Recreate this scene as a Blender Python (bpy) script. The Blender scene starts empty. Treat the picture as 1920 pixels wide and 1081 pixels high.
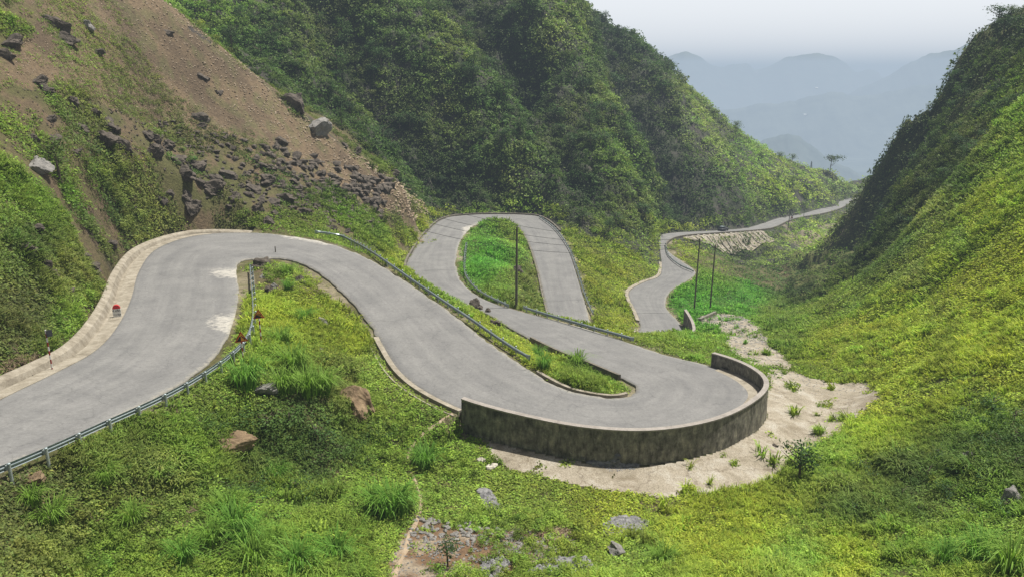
import bpy, bmesh, math, random
import numpy as np
from mathutils import Vector, Matrix, kdtree
R = math.radians
rng = np.random.default_rng(7)
random.seed(7)
scene = bpy.context.scene
COL = scene.collection

# ------------------------------------------------------------------ camera
F = 1424.0                    # focal length in photograph pixels (1920 wide)
PITCH = R(16.0)
cp, sp = math.cos(PITCH), math.sin(PITCH)
cam = bpy.data.cameras.new('camera'); cam_o = bpy.data.objects.new('camera', cam)
COL.objects.link(cam_o); scene.camera = cam_o
cam.sensor_width = 36; cam.lens = F / 1920 * 36
cam.clip_start = 0.1; cam.clip_end = 80000
cam_o.location = (0, 0, 0); cam_o.rotation_euler = (R(90) - PITCH, 0, 0)

# survey helpers: where a sight line meets a given forward distance Y or level z
def P(px, py, Y):
    v = (540.5 - py) / F; s = Y / (cp + v * sp)
    return ((px - 960) / F * s, Y, (-sp + v * cp) * s)
def PZ(px, py, z):
    v = (540.5 - py) / F; s = z / (-sp + v * cp)
    return ((px - 960) / F * s, (cp + v * sp) * s, z)
def PX(px, Y, z):
    s = Y * cp - z * sp
    return ((px - 960) / F * s, Y, z)
def proj(x, y, z):
    d = y * cp - z * sp
    u = y * sp + z * cp
    return 960 + F * x / d, 540.5 - F * u / d

# ------------------------------------------------------------------ noise
def _hash(ix, iy, seed):
    n = (ix.astype(np.int64) * 374761393 + iy.astype(np.int64) * 668265263 + seed * 1442695041) & 0xFFFFFFFF
    n = ((n ^ (n >> 13)) * 1274126177) & 0xFFFFFFFF
    n = (n ^ (n >> 16)) & 0xFFFFFFFF
    return n / 4294967295.0
def vnoise(x, y, seed=0):
    x = np.asarray(x, float); y = np.asarray(y, float)
    ix = np.floor(x); iy = np.floor(y); fx = x - ix; fy = y - iy
    fx = fx * fx * (3 - 2 * fx); fy = fy * fy * (3 - 2 * fy)
    a = _hash(ix, iy, seed); b = _hash(ix + 1, iy, seed); c = _hash(ix, iy + 1, seed); d = _hash(ix + 1, iy + 1, seed)
    return (a + (b - a) * fx + (c - a) * fy + (a - b - c + d) * fx * fy) * 2 - 1
def fbm(x, y, seed=0, oct=4, gain=.5):
    s = 0; a = 1; t = 0
    for o in range(oct):
        s = s + a * vnoise(x * 2 ** o + 17.3 * o, y * 2 ** o - 9.1 * o, seed + o * 31); t += a; a *= gain
    return s / t
def ridged(x, y, seed=0, oct=4):
    s = 0; a = 1; t = 0
    for o in range(oct):
        s = s + a * (1 - 2 * np.abs(vnoise(x * 2 ** o + 5.3 * o, y * 2 ** o - 3.1 * o, seed + o * 17))); t += a; a *= .5
    return s / t
def sstep(a, b, x):
    t = np.clip((x - a) / (b - a), 0, 1); return t * t * (3 - 2 * t)

# ------------------------------------------------------------------ road survey (left edge, right edge, level), going downhill
ST = [
 (-420,1010,-300,1240,-14.8),(-200,868,-120,950,-16.2),(-90,795,10,873,-16.8),(0,745,110,835,-17.2),(110,692,230,777,-17.7),(175,655,330,722,-18.1),(215,610,400,670,-18.4),
 (240,560,437,605,-18.7),(255,510,447,545,-18.9),(285,470,443,508,-19.1),(340,447,447,492,-19.3),(400,438,460,487,-19.5),
 (480,437,490,484,-19.7),(550,444,525,484,-19.9),(600,453,550,489,-20.1),(650,468,575,498,-20.3),(700,490,605,517,-20.6),(760,528,650,557,-21.2),
 (830,575,690,603,-21.9),(900,630,717,652,-22.5),(960,672,745,695,-22.9),(1010,705,790,732,-23.2),(1060,730,872,772,-23.5),
 (1110,742,980,803,-23.8),(1150,746,1100,826,-24.0),(1175,743,1220,831,-24.1),(1190,736,1330,812,-24.2),(1192,726,1400,778,-24.3),
 (1180,716,1428,745,-24.4),(1150,703,1405,716,-24.6),(1100,682,1345,690,-24.9),(1040,658,1240,663,-25.5),(970,622,1130,626,-26.2),
 (920,592,1040,600,-26.8),(870,568,970,582,-27.3),(820,548,905,560,-27.9),(780,525,867,530,-28.5),(762,500,855,500,-29.1),
 (775,470,857,470,-29.8),(800,435,867,445,-30.7),(830,411,885,425,-31.4),(870,404,905,417,-31.8),(925,402,928,413,-32.1),
 (980,403,948,414,-32.4),(1015,408,965,420,-32.7),(1045,430,981,437,-33.2),(1067,465,995,465,-33.8),(1080,505,1008,505,-34.3),
 (1092,550,1018,550,-34.8),(1103,590,1028,590,-35.2),(1115,625,1040,645,-35.6),(1135,645,1100,700,-36.0),(1160,648,1200,712,-36.4),
 (1185,635,1270,685,-36.8),(1200,612,1290,645,-37.3),(1192,585,1274,606,-37.8),(1180,562,1248,575,-38.4),(1180,545,1258,545,-39.0),
 (1205,530,1300,518,-39.8),(1234,519,1300,505,-40.4),(1240,503,1278,490,-41.2),(1239,480,1256,474,-42.4),(1236,456,1247,460,-43.4),
 (1240,441,1262,448,-44.1),(1265,436.5,1290,442.5,-44.7),(1300,434.5,1320,440,-45.6),(1350,432,1370,436.5,-47.2),(1400,427.5,1415,433,-49.0),(1433,418,1450,428,-50.6),
 (1460,409,1478,415,-52.0),(1500,402,1500,409,-53.4),(1540,391,1540,402,-55.2),(1568,386,1570,394,-56.8),(1576,377,1590,384,-58.2),
 (1600,371.5,1603,376,-59.6),(1640,370,1640,374,-61.3),(1700,369,1700,373,-64.0)]
def spline(pts, n):
    """Catmull-Rom through rows of pts, n samples per span"""
    p = np.array(pts, float); out = []
    q = np.vstack([2 * p[0] - p[1], p, 2 * p[-1] - p[-2]])
    for i in range(len(p) - 1):
        a, b, c, d = q[i:i + 4]
        for k in range(n):
            t = k / n
            out.append(.5 * ((2 * b) + (-a + c) * t + (2 * a - 5 * b + 4 * c - d) * t * t + (-a + 3 * b - 3 * c + d) * t ** 3))
    out.append(p[-1]); return np.array(out)
Lw = np.array([PZ(s[0], s[1], s[4]) for s in ST]); Rw = np.array([PZ(s[2], s[3], s[4]) for s in ST])
NS = 10
LE = spline(Lw, NS); RE = spline(Rw, NS)          # 3-D edges of the road
def smooth(a, k=3):
    b = a.copy()
    for _ in range(k): b[1:-1] = (b[:-2] + 2 * b[1:-1] + b[2:]) / 4
    return b
LE = smooth(LE); RE = smooth(RE)
WALL_S = (22, 30.0)                               # stations with the parapet wall on the right edge
def st(i): return int(round(i * NS))

# ------------------------------------------------------------------ terrain control points
C = []
for i in range(len(ST)):
    C.append(tuple(Lw[i]))
    if not (21.5 <= i <= 30): C.append(tuple(Rw[i]))
for px, py, z in [
    # foreground slope below the near guardrail, and the little valley under it
    (0,1080,-20.3),(-200,1100,-18.5),(300,1000,-21.2),(400,1080,-22),(700,1080,-23.6),(900,1080,-24.6),(1200,1080,-24.6),(1000,1000,-25.2),(600,1000,-23.8),
    (100,950,-19.6),(0,925,-18.2),(200,860,-19.0),(300,800,-18.9),(400,760,-19.5),(300,850,-19.9),(430,860,-21.8),(550,870,-23.5),(700,900,-25.0),(780,900,-25.2),
    (450,690,-19.2),(420,720,-19.4),
    (560,610,-20.4),(500,650,-19.1),(500,580,-19.2),(480,520,-19.3),(600,700,-22.1),(450,745,-19.6),(520,755,-19.9),(570,745,-20.6),(460,845,-22.2),(700,750,-23.8),(640,760,-21.9),(650,830,-24.3),(800,790,-24.7),(850,800,-25.0),
    (540,482,-19.0),(580,503,-19.35),(620,540,-19.95),(655,573,-20.4),(690,620,-21.3),(520,500,-18.9),(600,560,-19.9),
    # concrete apron round the wall
    (880,800,-24.7),(930,828,-25.0),(1000,847,-25.1),(1060,857,-25.2),(1150,865,-25.3),(1250,865,-25.35),(1330,855,-25.45),(1400,828,-25.55),(1450,792,-25.8),(1000,895,-25.5),(1150,920,-25.8),(1300,922,-25.9),(1440,890,-26.1),
    (1500,830,-26.6),(1466,750,-26.3),(1560,780,-27.1),(1640,735,-27.6),(1462,716,-27.0),(1480,695,-28.3),(1600,715,-28.0),
    # stepped spillway going down
    (1440,672,-29.8),(1390,660,-29.8),(1380,630,-32.2),(1430,640,-32.0),(1330,600,-36.6),(1375,605,-35.6),(1400,615,-34.6),
    # shoulder between upper and hidden bend
    (1240,650,-26.2),(1188,632,-26.0),(1100,608,-27.0),(1300,655,-27.2),(1290,625,-29.6),(1345,650,-28.3),(1220,615,-29.4),(1150,603,-30.0),(1360,628,-31.5),(1060,598,-29),
    # island between the second and third leg
    (1100,715,-24.4),(1020,680,-24.4),(960,640,-24.4),(900,590,-25.0),(850,575,-24.6),(1160,725,-24.4),
    # second knoll
    (930,413,-30.2),(960,416,-30.6),(900,450,-30.2),(940,450,-29.4),(960,500,-29.8),(900,500,-29.0),(1000,550,-30.5),(940,550,-27.6),(980,470,-31.3),(985,590,-27.6),
    # field and valley below
    (1300,585,-38.6),(1331,580,-39.5),(1270,560,-39.4),(1400,600,-39.5),(1450,590,-42),(1400,550,-45),(1520,570,-46),(1575,548,-49),(1340,520,-43),(1300,540,-41),
    (1400,500,-49),(1400,465,-51.3),(1350,470,-49.4),(1300,480,-43.5),(1270,462,-43.6),(1290,455,-45.5),(1480,500,-51),(1500,450,-54.5),(1460,470,-53),(1550,520,-52),
    ]: C.append(PZ(px, py, z))
for px, py, Y in [
    # left hillside
    (0,600,45),(0,690,43),(0,500,50),(0,400,57),(100,500,56),(120,620,52),(180,520,62),(0,300,66),(0,200,75),(0,100,83),(0,0,92),(150,0,106),(300,0,124),(150,400,68),(150,300,80),(150,200,89),(150,100,97),
    (250,430,78),(300,350,90),(300,250,104),(300,120,114),(400,400,94),(400,300,104),(400,200,116),(500,300,111),(500,410,99),(600,350,116),(600,420,102),(650,420,110),(680,450,104),(740,460,118),(550,250,124),
    (400,80,127),(550,200,131),(650,280,135),(700,310,139),(760,355,144),(800,395,152),(720,400,128),(650,340,126),(-200,400,46),(-200,100,70),(-200,650,38),(-500,400,35),(-500,0,60),
    # the mountain behind
    (400,20,185),(500,110,180),(600,190,178),(700,240,178),(750,310,176),(820,385,178),(870,392,176),(930,390,180),(1000,395,176),(860,330,181),(800,300,184),(930,330,186),(700,100,200),(700,0,217),(800,150,201),
    (900,200,208),(900,0,242),(850,250,194),(960,270,196),(1000,330,180),(1060,400,170),(1100,470,151),(1150,520,143),(1160,460,160),(1200,490,160),(1200,440,177),(1232,445,194),(1150,350,186),(1210,370,194),(1100,250,198),
    (1050,150,214),(1000,50,236),(1000,180,222),(1080,60,262),(1130,22,302),(1250,135,312),(1320,196,322),(1400,262,334),(1500,312,352),(1560,322,372),(1630,340,402),
    (1230,300,238),(1250,380,226),(1270,428,218),(1180,200,252),(1180,130,272),(1320,425,224),(1380,420,233),(1330,380,231),(1350,340,246),(1400,395,246),(1430,405,252),(1450,350,280),(1500,385,286),(1300,240,278),(1370,270,292),(1550,365,322),(1580,368,345),
    (1600,400,330),(1590,450,280),(1575,500,225),(1562,530,192),(1540,440,268),(1560,410,300),
    # right slope: near green flank, ridge, far dark cliff
    (1250,1080,31),(1500,1080,31),(1700,1080,29.5),(1920,1080,27),(2200,1080,25),(1500,950,41),(1700,950,38.5),(1920,950,35),(1600,850,47),(1700,800,49),(1920,800,42),(1700,700,60),(1800,650,60),(1920,650,53),
    (1500,640,90),(1550,600,100),(1600,640,82),(1700,600,84),(1800,550,76),(1920,520,66),(2150,500,55),(1700,500,100),(1800,430,95),(1920,350,85),(2150,250,72),(1640,500,113),(1720,420,115),(1800,330,115),(1880,240,114),(1920,190,114),
    (1565,575,125),(2100,50,112),(1600,552,134),
    (1606,530,150),(1622,480,162),(1668,420,156),(1700,370,146),(1750,330,146),(1850,220,148),(1920,165,146),(1664,312,194),(1662,388,182),(1700,240,190),(1800,140,190),(1900,78,194),(1770,250,168),(1850,175,170),(2100,-40,190),
    ]: C.append(P(px, py, Y))
for px, Y, z in [
    # ground near and under the camera, and what lies behind the crests
    (960,18,-17),(0,18,-15.5),(1900,16,-14.5),(960,9,-12.5),(-200,9,-11),(2200,9,-10),(500,24,-20.5),(1500,22,-18.5),
    (1660,215,-55),(1720,250,-55),(1800,262,-48),(1920,265,-40),(2200,260,-20),(1640,260,-63),(1700,320,-72),(1650,400,-75),
    (1100,400,5),(1250,390,-25),(1400,410,-60),(1500,440,-75),(1630,500,-95),(900,320,40),(700,280,38),(400,240,32),(100,180,28),(900,480,30),(500,480,60),(-300,180,30),(1250,500,-80),(1900,500,-90),(2300,480,-60),
    (100,130,22),(300,150,4),(500,152,-4),(650,155,-13),(730,160,-21),
    ]: C.append(PX(px, Y, z))
C = np.array(C)
# merge duplicates
keep = []
for c in C:
    if all((c[0] - k[0]) ** 2 + (c[1] - k[1]) ** 2 > .6 for k in keep): keep.append(c)
C = np.array(keep)
nC = len(C)
D = np.sqrt(((C[:, None, :2] - C[None, :, :2]) ** 2).sum(-1))
A = np.zeros((nC + 3, nC + 3)); A[:nC, :nC] = D - np.diag(np.full(nC, .25)) * -1.0 * 0
A[:nC, :nC] -= np.eye(nC) * .35
A[:nC, nC] = 1; A[:nC, nC + 1:] = C[:, :2]; A[nC, :nC] = 1; A[nC + 1:, :nC] = C[:, :2].T
wsol = np.linalg.solve(A, np.concatenate([C[:, 2], [0, 0, 0]]))
def natural(x, y):
    x = np.asarray(x, float); y = np.asarray(y, float); sh = x.shape; x = x.ravel(); y = y.ravel(); out = np.empty(len(x))
    for s in range(0, len(x), 20000):
        xs = x[s:s + 20000]; ys = y[s:s + 20000]
        d = np.sqrt((xs[:, None] - C[None, :, 0]) ** 2 + (ys[:, None] - C[None, :, 1]) ** 2)
        out[s:s + 20000] = d @ wsol[:nC] + wsol[nC] + wsol[nC + 1] * xs + wsol[nC + 2] * ys
    return out.reshape(sh)

# samples over the road surface for carving: nearest sample gives distance and level
rs_pt = []; rs_wall = []; rs_sh = []
for i in range(len(LE)):
    nacr = 14
    for k in range(nacr + 1):
        t = k / nacr
        rs_pt.append(LE[i] * (1 - t) + RE[i] * t); rs_wall.append(1 if (t > .5 and WALL_S[0] * NS <= i <= WALL_S[1] * NS) else 0)
        q = i / NS; rs_sh.append(2.5 if (t < .5 and 1 <= q <= 11.8) else 1.3 if (t > .5 and 4 <= q <= 22) else .45)
rs_pt = np.array(rs_pt); rs_wall = np.array(rs_wall); rs_sh = np.array(rs_sh)
# rasterised distance field over the valley
RX0, RX1, RY0, RY1, RS = -70.0, 215.0, 14.0, 440.0, 0.5
nx = int((RX1 - RX0) / RS) + 1; ny = int((RY1 - RY0) / RS) + 1
kd = kdtree.KDTree(len(rs_pt))
for i, p in enumerate(rs_pt): kd.insert((p[0], p[1], 0), i)
kd.balance()
gd = np.full((ny, nx), 99.0); gz = np.zeros((ny, nx)); gw = np.zeros((ny, nx)); gs = np.full((ny, nx), .6)
near = np.zeros((ny, nx), bool)
ci = ((rs_pt[:, 1] - RY0) / RS).astype(int); cj = ((rs_pt[:, 0] - RX0) / RS).astype(int)
ok = (ci >= 0) & (ci < ny) & (cj >= 0) & (cj < nx); near[ci[ok], cj[ok]] = True
for _ in range(22):
    n2 = near.copy(); n2[1:] |= near[:-1]; n2[:-1] |= near[1:]; n2[:, 1:] |= near[:, :-1]; n2[:, :-1] |= near[:, 1:]; near = n2
for i, j in zip(*np.nonzero(near)):
    co, idx, d = kd.find((RX0 + j * RS, RY0 + i * RS, 0))
    gd[i, j] = d; gz[i, j] = rs_pt[idx][2]; gw[i, j] = rs_wall[idx]; gs[i, j] = rs_sh[idx]
def inside_poly(x, y, poly):
    x = np.asarray(x); y = np.asarray(y); r = np.zeros(x.shape, bool); n = len(poly)
    for i in range(n):
        x1, y1 = poly[i][0], poly[i][1]; x2, y2 = poly[(i + 1) % n][0], poly[(i + 1) % n][1]
        c = ((y1 > y) != (y2 > y)) & (x < (x2 - x1) * (y - y1) / (y2 - y1 + 1e-12) + x1); r ^= c
    return r
def bil(g, x, y):
    a = np.clip((x - RX0) / RS, 0, nx - 1.001); b = np.clip((y - RY0) / RS, 0, ny - 1.001)
    j = a.astype(int); i = b.astype(int); fx = a - j; fy = b - i
    v = g[i, j] * (1 - fx) * (1 - fy) + g[i, j + 1] * fx * (1 - fy) + g[i + 1, j] * (1 - fx) * fy + g[i + 1, j + 1] * fx * fy
    return v
def road_dist(x, y):
    """0 on the road; metres to its edge elsewhere (99 far away)"""
    x = np.asarray(x, float); y = np.asarray(y, float)
    out = (x < RX0) | (x > RX1) | (y < RY0) | (y > RY1)
    return np.where(out, 99, np.maximum(bil(gd, x, y) - .25, 0))
# ------------------------------------------------------------------ terrain mesh on a fan-shaped grid
NU, NY = 860, 760
U = np.linspace(-0.98, 0.98, NU); YY = np.exp(np.linspace(math.log(9.0), math.log(520.0), NY))
UU, YG = np.meshgrid(U, YY); XG = UU * YG
NAT = natural(XG, YG)
RD = road_dist(XG, YG)
PXG, PYG = proj(XG, YG, NAT)
# hand-sketched regions (survey outline, distance range), with wobbling borders
WOB = fbm(XG / 6, YG / 6, 3, 3) * 14
def region(poly, y0=0, y1=9999, wob=1.0):
    return inside_poly(PXG + WOB * wob, PYG + fbm(XG / 5, YG / 5, 9, 3) * 14 * wob, poly) & (YG >= y0) & (YG <= y1)
apron_poly = [(898,806),(960,824),(1060,836),(1180,838),(1300,832),(1390,800),(1434,758),(1434,712),(1440,690),(1478,690),(1520,706),(1600,715),(1640,712),(1655,745),(1600,785),(1560,820),(1500,862),(1450,905),(1380,922),(1250,930),(1120,918),(1030,900),(960,888),(930,862)]
spill_poly = [(1305,598),(1335,588),(1398,594),(1425,620),(1450,650),(1478,672),(1475,692),(1400,688),(1372,655),(1352,622)]
WOB2 = fbm(XG / .8, YG / .8, 15, 3)
APRON = region(apron_poly, 40, 75, .9) & (WOB2 < .55); SPILL = region(spill_poly, 70, 125, .7) & (WOB2 < .5)
bigap = APRON.copy()
wall_line = RE[st(22):st(30) + 1]
hard = APRON | SPILL
mount = (YG > 156 + np.clip((PXG - 800) / 10, 0, 5)) & (PXG < 1250) | (YG > 200)
leftS = (XG < -8) & (YG < 156) & ~((PXG > 770) & (PYG > 400))
rightS = (PXG > 1480) & (YG < 215) | (PXG > 1420) & (YG < 56)
# roughness
amp = np.full(XG.shape, .42)
amp = np.where(leftS & (RD > 2), .7, amp); amp = np.where(mount, np.where(PXG > 1260, 1.9, 3.0), amp); amp = np.where(rightS, .8 + sstep(120, 160, YG) * 2.6, amp)
for _ in range(12):
    amp[1:-1, 1:-1] = (amp[:-2, 1:-1] + amp[2:, 1:-1] + amp[1:-1, :-2] + amp[1:-1, 2:]) / 4
amp = amp * sstep(.5, 7, RD) * np.where(hard, .05, 1)
big = ridged(XG / 42, YG / 30, 5, 3); med = fbm(XG / 9, YG / 9, 11, 4); fine = fbm(XG / 2.2, YG / 2.2, 21, 3)
Z = NAT + amp * (np.where(amp > 1.2, big * .55, 0) + med * .9 + fine * .28 + .38 * fbm(XG / 4.2, YG / 4.2, 31, 2))
# spurs (+) and gullies (-) running down the mountain and the right-hand crag
def nat_hit(px, py):
    v = (540.5 - py) / F; k = (-sp + v * cp) / (cp + v * sp); ky = 1 / (cp + v * sp)
    Ys = np.linspace(150, 420, 271); xs = (px - 960) / F * Ys * ky; g = natural(xs, Ys); m = np.nonzero(g >= k * Ys)[0]
    i = m[0] if len(m) else 270; return xs[i], Ys[i]
RELIEF = [
 ([(470,0),(560,100),(650,210),(720,300)], 4, 7), ([(560,-20),(640,110),(740,240),(800,350)], -10, 6), ([(690,-20),(820,130),(950,260),(1000,345)], 8, 8), ([(870,-20),(950,110),(1010,220),(1060,340)], -9, 7),
 ([(1010,-20),(1090,170),(1180,300),(1238,425)], 11, 9), ([(1110,20),(1190,180),(1250,310),(1300,425)], -13, 11), ([(1210,120),(1290,250),(1370,340),(1430,400)], 5, 9), ([(1330,220),(1420,310),(1480,390)], -2, 8), ([(760,-20),(770,90),(820,200),(850,320)], -4, 5),
 ([(1790,90),(1740,220),(1670,350),(1600,520)], -5, 6), ([(1720,190),(1650,290),(1635,400)], 3, 5), ([(1880,60),(1800,220),(1720,360)], 4, 6)]
rel = np.zeros(XG.shape)
for line, amp_, wd_ in RELIEF:
    w3 = [nat_hit(*p) for p in line]; best = np.full(XG.shape, 1e9); wx = XG + 5 * fbm(XG / 14, YG / 14, 301, 2); wy = YG + 5 * fbm(XG / 14, YG / 14, 302, 2)
    for (ax, ay), (bx, by) in zip(w3[:-1], w3[1:]):
        t = np.clip(((wx - ax) * (bx - ax) + (wy - ay) * (by - ay)) / ((bx - ax) ** 2 + (by - ay) ** 2 + 1e-9), 0, 1)
        best = np.minimum(best, (wx - ax - t * (bx - ax)) ** 2 + (wy - ay - t * (by - ay)) ** 2)
    rel += amp_ * np.exp(-best / (2 * wd_ ** 2))
Z = Z + rel * sstep(2, 16, RD) * sstep(148, 175, YG)
# irregular ledges: short cliffs here and there
led = fbm(XG / 13, YG / 7, 77, 3); Z = Z + np.clip((amp - 1.2) / 2, 0, 1) * 2.6 * sstep(-.06, .06, led) * sstep(2, 12, RD)
# carve the roads
gzv = bil(gz, XG, YG); gwv = bil(gw, XG, YG)
bank = 3.2 + 1.2 * vnoise(XG / 5, YG / 5, 4)
gsv = bil(gs, XG, YG); w = np.where(gwv > .3, sstep(.0, .10, RD), np.clip((RD - gsv) / bank, 0, 1) ** .8)
w = np.where(RD > 12, 1, w)
Z = (gzv - .16 - .55 * sstep(1.6, 2.2, gsv) * sstep(.3, .6, RD) * (1 - sstep(2.2, 2.8, RD))) * (1 - w) + Z * w
COS = np.stack([XG, YG, Z], -1)
_lnY0, _lnY1 = math.log(9.0), math.log(520.0)
def ground_z(x, y):
    """level of the built terrain under (x, y)"""
    x = np.asarray(x, float); y = np.asarray(y, float)
    a = np.clip((x / y - U[0]) / (U[-1] - U[0]) * (NU - 1), 0, NU - 1.001); b = np.clip((np.log(y) - _lnY0) / (_lnY1 - _lnY0) * (NY - 1), 0, NY - 1.001)
    j = a.astype(int); i = b.astype(int); fx = a - j; fy = b - i
    return Z[i, j] * (1 - fx) * (1 - fy) + Z[i, j + 1] * fx * (1 - fy) + Z[i + 1, j] * (1 - fx) * fy + Z[i + 1, j + 1] * fx * fy
def hit(px, py, ymin=12, ymax=500):
    """first point of the ground on the sight line through a survey pixel"""
    v = (540.5 - py) / F; k = (-sp + v * cp) / (cp + v * sp); ky = 1 / (cp + v * sp)
    Ys = np.exp(np.linspace(math.log(ymin), math.log(ymax), 1500)); xs = (px - 960) / F * Ys * ky; zs = k * Ys
    g = ground_z(xs, Ys); m = np.nonzero(g >= zs)[0]
    if len(m) == 0: return Vector((xs[-1], Ys[-1], g[-1]))
    i = m[0]; return Vector((xs[i], Ys[i], g[i]))
# ------------------------------------------------------------------ mesh helpers
def grid_mesh(name, co, mask=None, mats=None, cols=None, smooth_=True, lift=0.0):
    ni, nj = co.shape[:2]
    idx = np.arange(ni * nj).reshape(ni, nj)
    q = np.stack([idx[:-1, :-1], idx[:-1, 1:], idx[1:, 1:], idx[1:, :-1]], -1).reshape(-1, 4)
    if mask is not None: q = q[mask.reshape(-1)]
    used = np.unique(q); remap = np.full(ni * nj, -1); remap[used] = np.arange(len(used)); q = remap[q]
    v = co.reshape(-1, 3)[used].copy(); v[:, 2] += lift
    return raw_mesh(name, v, q, None if cols is None else cols.reshape(-1, 3)[used], smooth_)
def raw_mesh(name, v, q, cols=None, smooth_=False):
    me = bpy.data.meshes.new(name); k = q.shape[1]
    me.vertices.add(len(v)); me.vertices.foreach_set('co', np.ascontiguousarray(v, dtype=np.float32).ravel())
    me.loops.add(len(q) * k); me.loops.foreach_set('vertex_index', q.astype(np.int32).ravel())
    me.polygons.add(len(q)); me.polygons.foreach_set('loop_start', np.arange(0, len(q) * k, k, dtype=np.int32))
    me.polygons.foreach_set('use_smooth', np.full(len(q), smooth_))
    if cols is not None:
        at = me.color_attributes.new('Col', 'FLOAT_COLOR', 'POINT')
        at.data.foreach_set('color', np.concatenate([cols, np.ones((len(cols), 1))], 1).astype(np.float32).ravel())
    me.update(calc_edges=True)
    return me
def link(name, me, mat=None, parent=None, label=None, cat=None, group=None, kind=None, loc=None):
    o = bpy.data.objects.new(name, me); COL.objects.link(o)
    if mat is not None and me is not None and len(me.materials) == 0: me.materials.append(mat)
    if parent: o.parent = parent
    if loc is not None: o.location = loc
    if label: o['label'] = label
    if cat: o['category'] = cat
    if group: o['group'] = group
    if kind: o['kind'] = kind
    return o
def bm_mesh(name, bm, smooth_=False):
    me = bpy.data.meshes.new(name); bmesh.ops.recalc_face_normals(bm, faces=bm.faces); bm.to_mesh(me); bm.free()
    if smooth_: me.polygons.foreach_set('use_smooth', [True] * len(me.polygons))
    return me
def add_box(bm, c, s, rot=None):
    m = Matrix.Translation(c) @ (rot.to_4x4() if rot is not None else Matrix()) @ Matrix.Diagonal((*s, 1))
    bmesh.ops.create_cube(bm, size=1, matrix=m)
def add_tube(bm, pts, rad, n=8):
    """tapered tube along points; rad a number or list"""
    pts = [Vector(p) for p in pts]; rings = []
    for i, p in enumerate(pts):
        r = rad[i] if isinstance(rad, (list, tuple)) else rad
        d = (pts[min(i + 1, len(pts) - 1)] - pts[max(i - 1, 0)]).normalized()
        a = d.orthogonal().normalized() if abs(d.z) < .9 else (Vector((1, 0, 0)) - d * d.x).normalized(); b = d.cross(a)
        rings.append([bm.verts.new(p + (a * math.cos(2 * math.pi * k / n) + b * math.sin(2 * math.pi * k / n)) * r) for k in range(n)])
    for i in range(len(rings) - 1):
        for k in range(n):
            bm.faces.new((rings[i][k], rings[i][(k + 1) % n], rings[i + 1][(k + 1) % n], rings[i + 1][k]))
    bm.faces.new(rings[0][::-1]); bm.faces.new(rings[-1])
def sweep(bm, path, prof, closed=True, up=Vector((0, 0, 1))):
    """sweep a profile of (side, up) offsets along a path; side = to the right of travel"""
    rows = []
    for i, p in enumerate(path):
        p = Vector(p); d = Vector(path[min(i + 1, len(path) - 1)]) - Vector(path[max(i - 1, 0)]); d.z = 0; d.normalize()
        s = d.cross(up); rows.append([bm.verts.new(p + s * a + up * b) for a, b in prof])
    m = len(prof)
    for i in range(len(rows) - 1):
        for k in range(m if closed else m - 1):
            bm.faces.new((rows[i][k], rows[i][(k + 1) % m], rows[i + 1][(k + 1) % m], rows[i + 1][k]))
    if closed: bm.faces.new(rows[0][::-1]); bm.faces.new(rows[-1])
    return rows
def resample(path, step):
    path = [Vector(p) for p in path]; out = [path[0].copy()]; acc = 0
    for a, b in zip(path[:-1], path[1:]):
        L = (b - a).length; t = step - acc
        while t <= L: out.append(a.lerp(b, t / L)); t += step
        acc = (L - (t - step))
    return out

# ------------------------------------------------------------------ materials
def mat(name): 
    m = bpy.data.materials.new(name); m.use_nodes = True; nt = m.node_tree; b = nt.nodes['Principled BSDF']
    b.inputs['Roughness'].default_value = .85; b.inputs['Specular IOR Level'].default_value = .25
    return m, nt, b
def N(nt, t, **kw):
    n = nt.nodes.new(t)
    for k, v in kw.items(): setattr(n, k, v)
    return n
def noise(nt, scale, detail=6, rough=.6, vec=None, dist=0):
    n = N(nt, 'ShaderNodeTexNoise'); n.inputs['Scale'].default_value = scale; n.inputs['Detail'].default_value = detail; n.inputs['Roughness'].default_value = rough
    n.inputs['Distortion'].default_value = dist
    if vec is not None: nt.links.new(vec, n.inputs['Vector'])
    return n.outputs['Fac']
def ramp(nt, fac, stops):
    r = N(nt, 'ShaderNodeValToRGB'); nt.links.new(fac, r.inputs['Fac']); e = r.color_ramp.elements
    while len(e) < len(stops): e.new(.5)
    for el, (p, c) in zip(e, stops): el.position = p; el.color = (*c, 1) if len(c) == 3 else c
    return r.outputs['Color']
def mix(nt, a, b, fac, mode='MIX'):
    m = N(nt, 'ShaderNodeMix', data_type='RGBA', blend_type=mode)
    for sock, val in ((m.inputs[6], a), (m.inputs[7], b)):
        if hasattr(val, 'links'): nt.links.new(val, sock)
        else: sock.default_value = (*val, 1)
    if hasattr(fac, 'links'): nt.links.new(fac, m.inputs[0])
    else: m.inputs[0].default_value = fac
    return m.outputs[2]
def bump(nt, b, h, strength=.5, dist=.05):
    n = N(nt, 'ShaderNodeBump'); n.inputs['Strength'].default_value = strength; n.inputs['Distance'].default_value = dist
    nt.links.new(h, n.inputs['Height']); nt.links.new(n.outputs[0], b.inputs['Normal'])
def world_pos(nt): return N(nt, 'ShaderNodeNewGeometry').outputs['Position']
def obj_pos(nt): return N(nt, 'ShaderNodeTexCoord').outputs['Object']
def attr_col(nt):
    a = N(nt, 'ShaderNodeAttribute'); a.attribute_name = 'Col'; return a.outputs['Color']
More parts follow.
